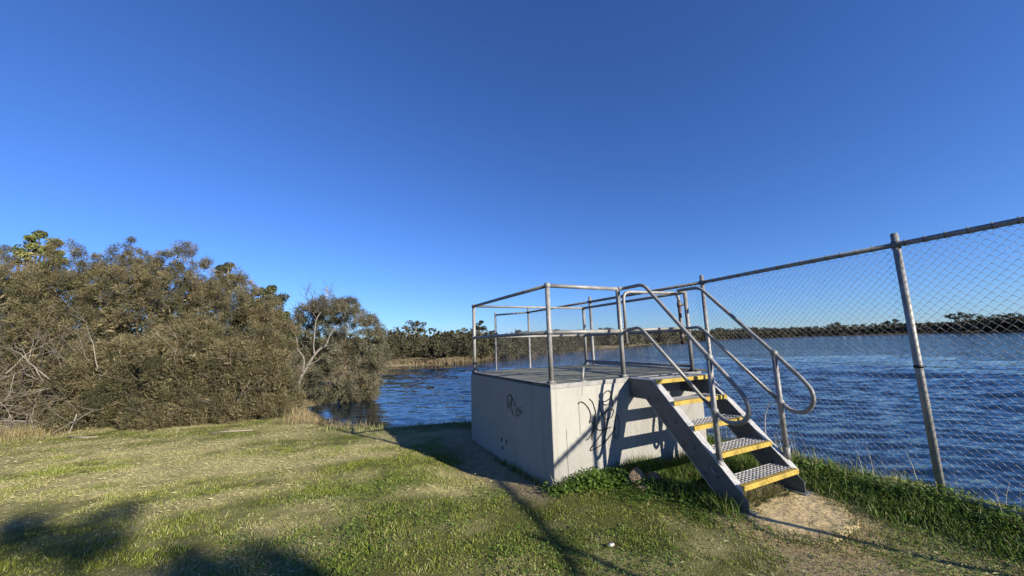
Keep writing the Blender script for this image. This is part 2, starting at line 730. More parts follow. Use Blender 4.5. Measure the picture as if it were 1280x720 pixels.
def dryness(x, y):
    """how dry and thin the lawn is: straw drifts along the mowing lines on the left, green by the wall"""
    xr = x * .966 + y * .26
    yr = -x * .26 + y * .966
    bands = fbm(xr * .55, yr * 2.6, 21, 4)
    blot = fbm(x * .9, y * .9, 31, 4)
    left = sstep(-1.2, -5.5, x) * .13 * sstep(3.0, 5.0, y)
    d = .36 * bands + .34 * blot + .30 * fbm(x * 3.1, y * 3.1, 33, 3) + left
    d = .5 + (d - .5) * 1.15
    u, v = to_uv(x, y)
    d = d - .10 * sstep(.9, .2, np.abs(v + .35)) * sstep(-.4, .3, u)
    return np.clip((d - .435) / .27, 0, 1)


def bareness(x, y):
    """0 turf .. 1 bare soil"""
    u, v = to_uv(x, y)
    n_ = fbm(x * 2.2, y * 2.2, 41, 4) - .5
    b = sstep(.5, .15, np.abs(u + .16) + n_ * .6) * sstep(-.4, .3, v + n_) * sstep(4.2, 3.0, v)
    b = np.maximum(b, sstep(.34, .04, poly_sd(x, y, PADPOLY) + n_ * .6))
    b = np.maximum(b, sstep(.45, .1, np.hypot(x - 2.2, y - 2.75) - .25 + n_ * .7) * .8)
    return np.clip(b, 0, 1)


def build_ground():
    xs = axis_coords(-4200, 4200, -13, 6, .085, 1.22)
    ys = axis_coords(-4200, 4200, .6, 12, .085, 1.22)
    X, Y = np.meshgrid(xs, ys)
    Z = terrain_z(X, Y)
    d = lake_sd(X, Y)
    dr = dryness(X, Y)[..., None]
    br = bareness(X, Y)[..., None]
    far = sstep(10, 30, np.hypot(X, Y))[..., None]
    green = np.array([.15, .165, .045])
    straw = np.array([.50, .455, .21])
    soil = np.array([.50, .405, .24])
    c = green * (1 - dr) + straw * dr
    c = c * (1 - br) + soil * br
    pd_ = sstep(.30, .02, poly_sd(X, Y, PADPOLY) + .25 * (fbm(X * 4, Y * 4, 43, 3) - .5))[..., None]
    c = c * (1 - pd_) + np.array([.62, .48, .25]) * pd_
    fr = fbm(X * .06, Y * .06, 51)[..., None]
    sedge = np.array([.31, .25, .15]) * (.6 + .7 * fr)
    sedge = sedge * (1 - .72 * sstep(60, 150, X)[..., None])
    bushland = np.array([.13, .10, .055])
    sh = sstep(10, 30, d)[..., None]
    fc = sedge * (1 - sh) + bushland * sh
    c = c * (1 - far) + fc * far
    mud = sstep(1.1, .2, d)[..., None] * (1 - far)
    c = c * (1 - mud) + np.array([.07, .055, .035]) * mud
    ny, nx = X.shape
    idx = np.arange(nx * ny).reshape(ny, nx)
    T = np.stack([idx[:-1, :-1], idx[:-1, 1:], idx[1:, 1:], idx[1:, :-1]], -1).reshape(-1, 4)
    me = np_mesh('ground', np.stack([X, Y, Z], -1).reshape(-1, 3), T, c.reshape(-1, 3), True)
    o = mesh_obj('ground', me, M_ground)
    o['kind'] = 'structure'
    return o


build_ground()


def gz(x, y):
    return float(terrain_z(np.array([float(x)]), np.array([float(y)]))[0])


# lake: one sheet, with real wavelets where they are near enough to be seen
def build_lake():
    xs = axis_coords(-4200, 4200, -11, 17, .125, 1.075)
    ys = axis_coords(-4200, 4200, 3.5, 24, .125, 1.075)
    X, Y = np.meshgrid(xs, ys)
    cell = np.maximum(np.gradient(xs)[None, :], np.gradient(ys)[:, None])
    rr = np.random.default_rng(88)
    Hh = np.zeros_like(X)
    tot = 0.0
    got = np.zeros_like(X)
    gust = .65 + .7 * fbm(X * .05, Y * .09, 89, 3)
    for k in range(34):
        lam = .46 * (1.25 / .46) ** rr.uniform(0, 1)
        a = math.radians(68 + rr.normal(0, 26))
        kx, ky = math.cos(a) * 2 * math.pi / lam, math.sin(a) * 2 * math.pi / lam
        s = .0145                                   # slope carried by this train
        w = 1 - sstep(lam / 3.6, lam / 2.3, cell)
        ph = rr.uniform(0, 6.283) + 2.5 * fbm(X * .13, Y * .13, 200 + k, 2)
        Hh += w * gust * s * lam / (2 * math.pi) * 1.4 * np.sin(kx * X + ky * Y + ph)
        got += w
        tot += 1
    for k in range(30):                             # longer trains carry the same slopes farther out
        lam = 1.3 * (6.5 / 1.3) ** rr.uniform(0, 1)
        a = math.radians(68 + rr.normal(0, 26))
        kx, ky = math.cos(a) * 2 * math.pi / lam, math.sin(a) * 2 * math.pi / lam
        w = (1 - sstep(lam / 3.6, lam / 2.3, cell)) * sstep(lam / 16, lam / 9, cell)
        Hh += w * gust * .025 * lam / (2 * math.pi) * 1.4 * np.sin(kx * X + ky * Y + rr.uniform(0, 6.283))
        d = lake_sd(X, Y)
    Hh *= sstep(.6, -.8, d)
    calm = np.where(X < 1, .32 + .68 * sstep(1.0, 9.0, -d), 1.0)
    Hh *= calm
    far = 1 - got / tot
    ny, nx = X.shape
    idx = np.arange(nx * ny).reshape(ny, nx)
    T = np.stack([idx[:-1, :-1], idx[:-1, 1:], idx[1:, 1:], idx[1:, :-1]], -1).reshape(-1, 4)
    dc = d.reshape(-1)
    cc = cell.reshape(-1)
    keep = (dc[T] < (2.0 + 2 * cc[T])).any(1)
    T = T[keep]
    used = np.unique(T)
    remap = -np.ones(nx * ny, int)
    remap[used] = np.arange(len(used))
    V = np.stack([X, Y, WL + Hh], -1).reshape(-1, 3)[used]
    C = np.stack([far.reshape(-1)[used], calm.reshape(-1)[used], np.ones(len(used))], -1)
    C = np.clip(C, 0, 1)
    o = mesh_obj('lake', np_mesh('lake', V, remap[T], C, True), M_water)
    o['kind'] = 'structure'


build_lake()

# ------------------------------------------------------------------ viewing platform
PW, PD, PT = 2.55, 2.62, 1.075                     # width, depth, top of the concrete
plat = empty('viewing_platform', pl(PW / 2, PD / 2, 0), 'raised grey concrete viewing platform block with boarded deck at the water edge', 'platform')
# concrete wall ring as one block, faces slightly uneven
mb = MB(PLF)
bm = mb.bm
nu, nv, nz = 26, 26, 12


def wall_face(p0, du, dv, n1, n2, seed, nrm):
    g = []
    for j in range(n2 + 1):
        row = []
        for i in range(n1 + 1):
            p = Vector(p0) + Vector(du) * (i / n1) + Vector(dv) * (j / n2)
            edge = min(i, n1 - i, j, n2 - j) == 0
            k = 0 if edge else (vnoise(np.array([i * .37]), np.array([j * .41]), seed)[0] - .5) * .008
            row.append(bm.verts.new(p + Vector(nrm) * k))
        g.append(row)
    for j in range(n2):
        for i in range(n1):
            bm.faces.new((g[j][i], g[j][i + 1], g[j + 1][i + 1], g[j + 1][i]))


ZB = -1.6
wall_face((0, 0, ZB), (PW, 0, 0), (0, 0, PT - ZB), 26, 26, 1, (0, -1, 0))
wall_face((0, PD, ZB), (0, -PD, 0), (0, 0, PT - ZB), 26, 26, 2, (-1, 0, 0))
wall_face((PW, 0, ZB), (0, PD, 0), (0, 0, PT - ZB), 26, 26, 3, (1, 0, 0))
wall_face((PW, PD, ZB), (-PW, 0, 0), (0, 0, PT - ZB), 26, 26, 4, (0, 1, 0))
wall_face((0, 0, PT), (PW, 0, 0), (0, PD, 0), 26, 26, 5, (0, 0, 1))
bmesh.ops.remove_doubles(bm, verts=bm.verts[:], dist=.0005)
sharp = [e for e in bm.edges if len(e.link_faces) == 2 and e.calc_face_angle(0) > 1.0]
r_ = bmesh.ops.bevel(bm, geom=sharp, offset=.014, segments=2, affect='EDGES', profile=.5)
for v_ in {v for f in r_['faces'] for v in f.verts}:
    q = v_.co
    k = vnoise(np.array([q.z * 19 + q.x * 13]), np.array([q.y * 17]), 8)[0] - .6
    v_.co += Vector((.006 * k, .006 * k, 0)) * (1 if k < 0 else .6)
mb.build('concrete_wall', M_conc, plat)
# deck boards, long side along the front
nb = 19
bw = (PD - .05) / nb
proto = None
for i in range(nb):
    if proto is None:
        b_ = MB(Matrix.Rotation(TH, 4, 'Z'))
        b_.box(-PW / 2 + .012, PW / 2 - .012, -bw / 2 + .003, bw / 2 - .003, 0, .034).bevel(.004)
        proto = b_.mesh('deck_board')
        proto.materials.append(M_deck)
    o = bpy.data.objects.new('deck_board', proto)
    link(o, plat)
    p = Vector(pl(PW / 2, .025 + bw * (i + .5), PT + .001 + random.uniform(0, .003)))
    o.location = p - plat.location
# galvanised edge angle along front and left rims
MB(PLF).box(-.004, PW, -.006, .022, PT + .0345, PT + .0385).box(-.004, PW, -.010, -.006, PT - .012, PT + .0385).build('edge_angle', M_galv, plat)
MB(PLF).box(-.008, .03, .024, PD, PT + .036, PT + .0395).build('edge_angle', M_galv, plat)

# graffiti and cracks: thin strokes a hair proud of the wall
LG = [[(1.111, 0.689), (1.147, 0.75), (1.15, 0.816), (1.1, 0.868), (1.029, 0.887), (0.993, 0.859), (1.005, 0.801), (1.038, 0.756), (1.089, 0.741)], [(1.103, 0.822), (1.099, 0.756), (1.088, 0.693)], [(1.03, 0.871), (0.969, 0.837), (0.916, 0.804), (0.91, 0.781), (0.955, 0.762)], [(1.017, 0.848), (1.023, 0.75), (0.998, 0.673), (0.971, 0.633), (0.941, 0.647)], [(0.937, 0.757), (0.865, 0.755)], [(0.841, 0.746), (0.88, 0.69), (0.862, 0.646), (0.802, 0.648), (0.789, 0.688), (0.814, 0.731), (0.841, 0.746)], [(0.795, 0.746), (0.708, 0.767)], [(0.787, 0.716), (0.705, 0.716), (0.747, 0.687)]]
RG = [[(0.373, 0.861), (0.391, 0.885), (0.449, 0.869), (0.515, 0.801), (0.544, 0.715), (0.518, 0.627)], [(0.53, 0.911), (0.575, 0.87), (0.603, 0.802), (0.617, 0.726), (0.588, 0.6), (0.515, 0.482), (0.453, 0.445)], [(0.758, 0.948), (0.824, 0.98), (0.872, 0.947), (0.854, 0.891), (0.788, 0.859), (0.725, 0.855), (0.772, 0.813), (0.862, 0.833)], [(0.679, 0.888), (0.693, 0.755), (0.758, 0.654), (0.847, 0.663), (0.891, 0.725), (0.873, 0.755), (0.791, 0.745), (0.688, 0.699), (0.632, 0.613), (0.553, 0.513)], [(0.925, 0.683), (0.96, 0.641), (0.965, 0.555), (0.938, 0.454), (0.908, 0.407), (0.878, 0.443), (0.887, 0.545), (0.913, 0.637), (0.925, 0.683)], [(0.766, 0.747), (0.74, 0.582), (0.67, 0.479), (0.503, 0.331), (0.711, 0.382), (0.884, 0.508), (0.913, 0.542)], [(0.87, 0.928), (0.886, 0.811), (0.838, 0.702), (0.777, 0.577), (0.714, 0.418), (0.681, 0.313)], [(0.618, 0.744), (0.571, 0.602), (0.535, 0.443)], [(0.54, 0.661), (0.651, 0.537), (0.85, 0.55)]]


def catmull(pts, seg=6):
    P = [Vector((*p, 0)) for p in pts]
    if len(P) < 3:
        return P
    P = [P[0] * 2 - P[1]] + P + [P[-1] * 2 - P[-2]]
    out = []
    for i in range(1, len(P) - 2):
        for j in range(seg):
            t = j / seg
            a, b, c, d = P[i - 1:i + 3]
            out.append(.5 * (2 * b + (c - a) * t + (2 * a - 5 * b + 4 * c - d) * t * t + (3 * b - a - 3 * c + d) * t ** 3))
    out.append(P[-2])
    return out


def strokes(lines, w, to3, nrm, name, m, label=None):
    b_ = MB(PLF)
    for li, ln in enumerate(lines):
        c = catmull(ln)
        L, R2 = [], []
        off = Vector(nrm) * (.0065 + .0002 * li)
        for i, p in enumerate(c):
            t = (c[min(i + 1, len(c) - 1)] - c[max(i - 1, 0)]).normalized()
            s = Vector((-t.y, t.x, 0)) * w * (.75 + .5 * random.random()) * (1 if 0 < i < len(c) - 1 else .4)
            L.append(b_.bm.verts.new(Vector(to3(p + s)) + off))
            R2.append(b_.bm.verts.new(Vector(to3(p - s)) + off))
        for i in range(len(c) - 1):
            b_.bm.faces.new((L[i], L[i + 1], R2[i + 1], R2[i]))
    return b_.build(name, m, plat, label)


strokes(LG, .0062, lambda p: (0, p.x, p.y), (-1, 0, 0), 'graffiti_tag', M_ink, 'small black scribbled tag on the shaded wall')
strokes(RG, .0062, lambda p: (p.x, 0, p.y), (0, -1, 0), 'graffiti_tag', M_ink, 'large looping black scribbled tag on the sunlit wall')
M_crack = simple('hairline_crack', [(.3, (.22, .21, .18)), (.7, (.34, .33, .29))], 20, .9, bs=0)
strokes([[(0.378, 0.861), (0.380, 0.76), (.384, .679), (.38, .6), (0.384, 0.517)], [(0.442, 1.06), (0.437, 1.0), (0.435, 0.947)], [(0.192, 0.612), (.187, .5), (0.19, 0.403), (.186, .3), (0.189, 0.1)], [(1.5, 1.05), (1.505, .8), (1.497, .6)]], .0022,
        lambda p: (p.x, 0, p.y), (0, -1, 0), 'wall_crack', M_crack)['kind'] = 'stuff'
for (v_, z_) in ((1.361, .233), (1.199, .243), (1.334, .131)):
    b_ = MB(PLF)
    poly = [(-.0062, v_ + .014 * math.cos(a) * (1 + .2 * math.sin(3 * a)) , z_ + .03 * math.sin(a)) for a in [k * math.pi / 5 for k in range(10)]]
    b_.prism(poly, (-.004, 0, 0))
    b_.build('hole_shade_disc', M_black, plat)  # flat dark disc painting the shade inside a small hole
# stub of a cut-off post with its flange on the front rim
b_ = MB(PLF)
b_.tube([(.49, .045, PT + .035), (.49, .045, PT + .05)], .05, 14).tube([(.49, .045, PT + .05), (.515, .07, PT + .12), (.55, .10, PT + .19)], .017, 10)
b_.build('post_stub', M_galv, plat)

# ------------------------------------------------------------------ railing round the deck
RT, RM, RB = 2.262, 1.705, PT + .036
TR = .024
rail = empty('deck_railing', pl(0, 0, RB), 'two-rail galvanised tube railing with ball joints around the platform deck', 'railing')
PA, PB, PE, PDD, PC = (.045, .045), (.045, 2.54), (1.14, .045), (2.44, .045), (2.47, 2.54)


def stanchion(p, top, balls, m=M_galv, parent=rail, base=RB, r=.029, black=False):
    b_ = MB(PLF)
    b_.tube([(*p, base), (*p, top)], r, 14)
    o = b_.build('post', m, parent)
    f = MB(PLF)
    f.tube([(*p, base - .002), (*p, base + .012)], .062, 16).tube([(*p, base + .012), (*p, base + .04)], .037, 14)
    for a in range(4):
        cx, cy = p[0] + .047 * math.cos(a * 1.571 + .78), p[1] + .047 * math.sin(a * 1.571 + .78)
        f.tube([(cx, cy, base + .012), (cx, cy, base + .03)], .008, 6)
    f.build('base_flange', M_black if black else m, o)
    for zb in balls:
        MB(PLF).ball((*p, zb), .041).build('ball_joint', m, o)
    return o


stanchion(PA, RT, (RM, RT))
stanchion(PB, RT, (RM, RT))
stanchion(PE, RT + .012, (RM,))
stanchion(PDD, RT + .01, (RM,), black=True)
stanchion(PC, RT + .01, (RM, RT))


def bar(p, q, z, m=M_galv, r=TR, name='rail', zq=None, parent=rail):
    return MB(PLF).tube([(*p, z), (*q, z if zq is None else zq)], r, 12).build(name, m, parent)


for z in (RM, RT):
    bar(PA, PE, z)
    bar(PA, PB, z)
    bar(PB, PC, z, r=.021)
    bar(PC, PDD, z)
bar(PC, (2.47, .05), RB + .075, r=.021, name='toe_rail')
MB(PLF).tube([(1.14, .045, RT), (1.165, .0, RT)], TR, 12).build('rail_cap', M_galv, rail)

# ------------------------------------------------------------------ staircase
stair = empty('steel_staircase', pl(1.65, -.7, 0), 'short galvanised steel staircase with yellow-edged grating treads up to the deck', 'staircase')
PROF = [(0.0, 1.105), (-.39, 1.105), (-1.32, .184), (-1.40, .114), (-1.40, .004), (-1.20, .004), (-1.115, .05), (-.275, .885), (0.0, .885)]


def stringer(u0, foot_label):
    b_ = MB(PLF)
    b_.prism([(u0, v, z) for v, z in PROF], (.010, 0, 0))
    o = b_.build('stringer', M_galv_shade, stair)  # web in the darker steel, its shade painted in
    f = MB(PLF)                                    # flanges along the edges of the channel
    T3 = .008

    def fl(a, c, up, w0=.0102, w1=.088):
        (v0, z0), (v1, z1) = a, c
        d = Vector((0, v1 - v0, z1 - z0)).normalized()
        nrm = Vector((0, -d.z, d.y)) * T3
        if nrm.z * up < 0:
            nrm = -nrm
        p = [(u0 - .0, v0, z0), (u0 - .0, v1, z1)]
        q = [Vector(p[0]), Vector(p[1])]
        quad = [q[0] + Vector((0, 0, 0)), q[1], q[1] + Vector((w1, 0, 0)), q[0] + Vector((w1, 0, 0))]
        f.prism(quad, nrm)

    fl((0, 1.1055), (-.388, 1.1055), 1)
    fl((-.394, 1.1018), (-1.318, .1868), 1)
    fl((0, .8845), (-.273, .8845), -1)
    fl((-.277, .8825), (-1.112, .0525), -1)
    f.build('flange', M_tread, o)  # lighter than the web: sunlight on the flange put into its colour
    MB(PLF).prism([(u0 - .0035, v, z) for v, z in [(-1.325, .183), (-1.402, .115), (-1.402, .002), (-1.205, .002), (-1.12, .05)]], (.003, 0, 0)).build('foot_plate', M_black if False else M_galv_shade, o)
    MB(PLF).box(u0 - .05, u0 + .10, -1.43, -1.19, -.02, .006).build('base_plate', M_galv, o)
    for k in range(4):
        t = .12 + k * .235
        v = -.39 + t * (-1.32 + .39) + .05
        z = 1.105 + t * (.184 - 1.105) - .10
        for dv in (0, .13):
            MB(PLF).tube([(u0 + .004, v + dv, z), (u0 - .014, v + dv, z)], .012, 6).build('bolt', M_galv_shade, o)
    return o


near_str = stringer(1.17, 0)
far_str = stringer(2.10, 0)
# scribble on the near top flange
b_ = MB(PLF)
for k in range(16):
    t = .40 + k * .022
    c_ = Vector((1.20 + random.uniform(-.006, .006), -.394 + t * (-1.318 + .394), 1.1018 + t * (.1868 - 1.1018)))
    up = Vector((0, .7035, .7107)) * -.0
    n_ = Vector((0, -.7035, .7107))
    d_ = Vector((0, -.7107, -.7035))
    a1 = c_ + n_ * .0095
    s1 = Vector((1, 0, 0)) * random.uniform(.015, .03) + d_ * random.uniform(-.012, .012)
    s2 = d_ * .003
    vs = [b_.bm.verts.new(a1 - s1 * .3), b_.bm.verts.new(a1 + s1), b_.bm.verts.new(a1 + s1 + s2), b_.bm.verts.new(a1 - s1 * .3 + s2)]
    b_.bm.faces.new(vs)
b_.build('scribble', M_ink, near_str)['kind'] = 'stuff'
# treads
TW0, TW1, TDEP = 1.182, 2.098, .235


def tread_mesh():
    b_ = MB(PLF)
    n1 = 6
    for i in range(n1):                            # bars along the width
        v = -.03 + (i + .5) * (TDEP - .03) / n1 - TDEP / 2 + .045
        b_.box(TW0, TW1, v - .005, v + .005, -.028, 0)
    n2 = 15
    for i in range(n2 + 1):                        # cross bars
        u = TW0 + .008 + i * (TW1 - TW0 - .016) / n2
        b_.box(u - .0055, u + .0055, -TDEP / 2 + .02, TDEP / 2, -.016, .0015)
    b_.box(TW0, TW1, TDEP / 2, TDEP / 2 + .006, -.034, .003)
    b_.box(TW0 - .003, TW0 + .004, -TDEP / 2, TDEP / 2 + .006, -.06, .002)
    b_.box(TW1 - .004, TW1 + .003, -TDEP / 2, TDEP / 2 + .006, -.06, .002)
    me = b_.mesh('tread_grating')
    me.transform(Matrix.Translation(-Vector(pl(0, 0, 0))))
    return me


def nosing_mesh():
    b_ = MB(PLF)
    b_.prism([(TW0, -TDEP / 2 + .032, .006), (TW0, -TDEP / 2 - .008, .006), (TW0, -TDEP / 2 - .012, .0), (TW0, -TDEP / 2 - .012, -.038), (TW0, -TDEP / 2 + .0, -.038), (TW0, -TDEP / 2 + .0, -.004), (TW0, -TDEP / 2 + .032, -.002)], (TW1 - TW0, 0, 0))
    me = b_.mesh('nosing')
    me.transform(Matrix.Translation(-Vector(pl(0, 0, 0))))
    return me


tm, nm_ = tread_mesh(), nosing_mesh()
tm.materials.append(M_tread)
nm_.materials.append(M_yellow)
for z, v in ((.222, -1.355), (.445, -1.125), (.667, -.895), (.889, -.665), (1.108, -.440)):
    o = bpy.data.objects.new('tread', tm)
    link(o, stair)
    o.location = Vector(pl(0, v + TDEP / 2, z)) - stair.location
    q = bpy.data.objects.new('nosing', nm_)
    link(q, o)
b_ = MB(PLF)
for i in range(7):
    v = -.205 + i * .032
    b_.box(TW0, TW1, v - .0035, v + .0035, 1.078, 1.105)
for i in range(20):
    u = TW0 + .008 + i * (TW1 - TW0 - .016) / 19
    b_.box(u - .004, u + .004, -.21, -.008, 1.09, 1.1065)
b_.build('landing_grating', M_galv, stair)


def handrail(u, ps, mid0, post_v, zt, zb, start, nm='handrail'):
    top = [(start, 0.045, RT)] + [(u, -.02, RT + .004)] + [(u, v, z) for v, z in ps]
    pts = fillet(top[:2], .05) if False else None
    hr = MB(PLF)
    path = [Vector(p) for p in top]
    path = fillet(path, .085, 6)
    hr.tube(path, .022, 12)
    o = hr.build(nm, M_galv, stair)
    hm = MB(PLF)
    mp = fillet([(start, .045, RM), (u, -.02, RM + .01), (u, mid0[0], mid0[1]), (u, post_v, zb)], .08, 6)
    hm.tube(mp, .020, 12).build('mid_rail', M_galv, o)
    ph = MB(PLF)
    ph.tube([(u, post_v, .30), (u, post_v, zt)], .027, 14)
    p_ = ph.build('post', M_galv, o)
    MB(PLF).ball((u, post_v, zt), .040).build('ball_joint', M_galv, p_)
    MB(PLF).ball((u, post_v, zb), .040).build('ball_joint', M_galv, p_)
    # oval flange lying on the sloping stringer
    fb = MB(PLF)
    c0 = Vector((u, post_v, .335))
    ax = Vector((0, -.70, .71))
    fb.tube([c0 - ax * .075, c0 + ax * -.055], .055, 14)
    fb.tube([(u, post_v, .28), (u, post_v, .40)], .034, 14)
    fb.build('base_flange', M_galv, p_)
    return o


handrail(1.205, [(-.345, 2.268), (-1.10, 1.43), (-1.36, 1.155), (-1.475, 1.02), (-1.49, .88), (-1.40, .78), (-1.25, .775), (-1.137, .862)], (-.235, 1.745), -1.137, 1.39, .862, 1.14)
handrail(2.185, [(-.39, 2.262), (-1.20, 1.425), (-1.45, 1.155), (-1.545, 1.03), (-1.55, .89), (-1.455, .785), (-1.33, .785), (-1.225, .868)], (-.34, 1.735), -1.225, 1.395, .868, 2.44)

# ------------------------------------------------------------------ swing gate across the stair head
gate = empty('swing_gate', pl(2.36, .09, 1.55), 'small tube swing gate with rounded corner hinged at the stair head', 'gate')
gp = fillet([(2.36, .10, 1.50), (2.36, .10, 2.255), (1.27, .085, 2.235), (1.27, .085, 1.54)], .12, 8)
MB(PLF).tube(gp, .021, 12).build('frame', M_galv, gate)
MB(PLF).tube([(1.27, .085, 1.715), (2.36, .10, 1.735)], .019, 12).build('cross_bar', M_galv, gate)
MB(PLF).tube([(2.36, .10, 1.50), (2.36, .10, 2.15)], .0235, 12).build('hinge_tube', M_rusty, gate)
for z in (2.08, 1.62):
    MB(PLF).tube([(2.36, .10, z - .03), (2.36, .10, z + .03)], .031, 12).tube([(2.36, .10, z), (2.44, .05, z)], .016, 8).build('hinge', M_rusty, gate)

# ------------------------------------------------------------------ chain-link fence
FZ = 2.467
FP = [(3.02, 5.9), (3.06, 3.05), (3.09, .22), (2.846, -2.158), (2.55, -4.60), (1.98, -7.0), (1.40, -9.4)]
fence = empty('chain_link_fence', pl(2.846, -2.158, 0), 'tall galvanised chain link fence running along the lake edge past the stairs', 'fence')


def fpost(p, z0, z1, kind='post'):
    b_ = MB(PLF)
    b_.tube([(*p, z0), (*p, z1)], .031, 14)
    b_.tube([(*p, z1 - .004), (*p, z1 + .010)], [.0325, .023], 14)
    o = b_.build('post', M_galv, fence)
    return o


FEND = [(2.42, 6.95), (3.02, 5.9)]
for p in FP:
    w = pl(*p, 0)
    g = min(gz(w[0], w[1]), 0)
    fpost(p, g - .25, FZ + .11)
    if g > -.5:
        b_ = MB(PLF)
        b_.tube([(*p, g - .05), (*p, g + .045)], [.11, .075], 12).build('footing', M_conc, fence)
fpost(FEND[0], -2.2, FZ + .07)


def chain_bay(p, q, zb, zt, seed):
    """woven diamond mesh between two posts: zigzag wires hooked into each other"""
    p = Vector((*p, 0))
    q = Vector((*q, 0))
    d = (q - p)
    L = d.length
    d.normalize()
    n_ = Vector((-d.y, d.x, 0))
    w = .0354
    nw = int((L - .05) / w)
    nk = int((zt - zb) / w)
    rr = np.random.default_rng(seed)
    V, T = [], []
    r = .0024
    k = np.arange(nk + 1)
    base = 0
    sagx = rr.normal(0, .0016, (nw + 3, nk + 1))
    sagz = rr.normal(0, .0016, (nw + 3, nk + 1))
    wob = np.cumsum(rr.normal(0, .0004, (nw + 3, nk + 1)), 0) + .012 * (fbm(np.arange(nw + 3)[:, None] * .06, k[None] * .05, seed) - .5)
    sec = [(math.cos(a), math.sin(a)) for a in (.5, 2.6, 4.7)]
    tris = []
    for i in range(nw):
        ii = i + ((k + i) % 2)
        s = .025 + ii * w + sagx[ii, k]
        zz = zb + k * w + sagz[ii, k]
        dep = np.where((k + i) % 2 == 0, .0021, -.0021) * 1.0 + wob[ii, k]
        c = np.array(p)[None] + np.outer(s, np.array(d)) + np.outer(dep, np.array(n_))
        c[:, 2] = zz
        for (a, b) in sec:
            V.append(c + np.array(d)[None] * (a * r * .8) + np.array(n_)[None] * (b * r) + np.array([0, 0, a * r * .8]) * np.where((k + i) % 2 == 0, 1, -1)[:, None])
        m_ = nk + 1
        e = np.arange(nk)
        for t in range(3):
            a0 = base + t * m_ + e
            b0 = base + ((t + 1) % 3) * m_ + e
            tris.append(np.stack([a0, b0, b0 + 1, a0 + 1], -1))
        base += 3 * m_
    V = np.concatenate(V)
    W = np.empty_like(V)
    W[:, 0] = A0[0] + UU[0] * V[:, 0] + NN[0] * V[:, 1]
    W[:, 1] = A0[1] + UU[1] * V[:, 0] + NN[1] * V[:, 1]
    W[:, 2] = V[:, 2]
    W -= np.array(fence.location)[None]
    me = np_mesh('chain_link', W, np.concatenate(tris))
    o = mesh_obj('chain_link', me, M_wire, fence)
    o['kind'] = 'stuff'
    return o


def fence_run(pts, zb_list, seed):
    for i in range(len(pts) - 1):
        a, b = pts[i], pts[i + 1]
        off = .034                                   # mesh and rail hang on the landward side
        dd = (Vector((*b, 0)) - Vector((*a, 0))).normalized()
        nrm = Vector((dd.y, -dd.x, 0))
        if nrm.x > 0:
            nrm = -nrm
        ao = (a[0] + nrm.x * off * .4, a[1] + nrm.y * off * .4)
        bo = (b[0] + nrm.x * off * .4, b[1] + nrm.y * off * .4)
        chain_bay(ao, bo, zb_list[i], FZ - .015, seed + i)
        MB(PLF).tube([(*a, FZ), (*b, FZ)], .026, 12).build('top_rail', M_galv, fence)
        cl = MB(PLF)                                 # tie wires on the rail
        L = (Vector((*b, 0)) - Vector((*a, 0))).length
        for k in range(int(L / .142)):
            c = Vector((*a, FZ)) + dd * (.07 + k * .142)
            cl.obox(c - dd * .004 + Vector((0, 0, -.03)), c + dd * .004 + Vector((0, 0, .031)), .0285, .0025, nrm)
        o = cl.build('tie_wire', M_wire, fence)
        o['kind'] = 'stuff'
        for z in (zb_list[i] + .08, 1.255):
            MB(PLF).tube([(ao[0], ao[1], z), (bo[0], bo[1], z)], .0025, 6).build('tension_wire', M_wire, fence)


fence_run(FP, [-1.15, -.75, .02, .03, .03, .03], 100)
fence_run(FEND, [-1.15], 200)
MB(PLF).tube([(2.846, -2.158, .10), (2.55, -4.60, .085)], .023, 12).build('bottom_rail', M_galv, fence)
MB(PLF).tube([(3.06, 3.05, 1.10), (3.09, .22, 1.07)], .021, 12).build('bottom_rail', M_galv, fence)
# collar where post and rail meet
for p in FP:
    MB(PLF).tube([(*p, FZ - .035), (*p, FZ + .035)], .037, 14).build('collar', M_galv_shade, fence)
for p in FP[2:5]:
    MB(PLF).tube([(*p, 1.24), (*p, 1.27)], .0355, 14).build('wire_band', M_black, fence)

# loose cord hanging from the far handrail to the ground
cb = [pl(2.185, -1.19, .87), pl(2.21, -1.10, .84), pl(2.24, -1.02, .72), pl(2.25, -.98, .5), pl(2.27, -1.02, .25), pl(2.33, -1.1, .02)]
o = MB().tube(fillet(cb, .06, 5), .006, 8).build('loose_cord', M_cable)
tag(o, 'thin white cord dangling from the handrail post beside the fence', 'cord')

# ------------------------------------------------------------------ slab at the stair foot, litter
b_ = MB()
bm = b_.bm
pp = []
for i in range(len(PADPOLY)):
    a, c = PADPOLY[i], PADPOLY[(i + 1) % len(PADPOLY)]
    for t in (0, .34, .67):
        q = a + (c - a) * t + RNG.normal(0, .014, 2)
        pp.append((q[0], q[1], 0))
b_.prism([(x, y, -.10) for x, y, z in pp], (0, 0, .097))
o = b_.build('landing_slab', M_pad)
# roughen by subdividing the top
bm = bmesh.new()
bm.from_mesh(o.data)
bmesh.ops.triangulate(bm, faces=[f for f in bm.faces if len(f.verts) > 4])
for _ in range(4):
    bmesh.ops.subdivide_edges(bm, edges=[e for e in bm.edges if e.calc_length() > .07], cuts=1)
for v in bm.verts:
    if v.co.z > -.05:
        v.co.z += (float(fbm(np.array([v.co.x * 3]), np.array([v.co.y * 3]), 61)[0]) - .5) * .003 + (float(vnoise(np.array([v.co.x * 14]), np.array([v.co.y * 14]), 62)[0]) - .5) * .002
bmesh.ops.triangulate(bm, faces=[f for f in bm.faces if len(f.verts) > 4])
for f in bm.faces:
    f.smooth = True
bm.to_mesh(o.data)
bm.free()
tag(o, 'worn sandy concrete slab at the foot of the stairs', 'slab')


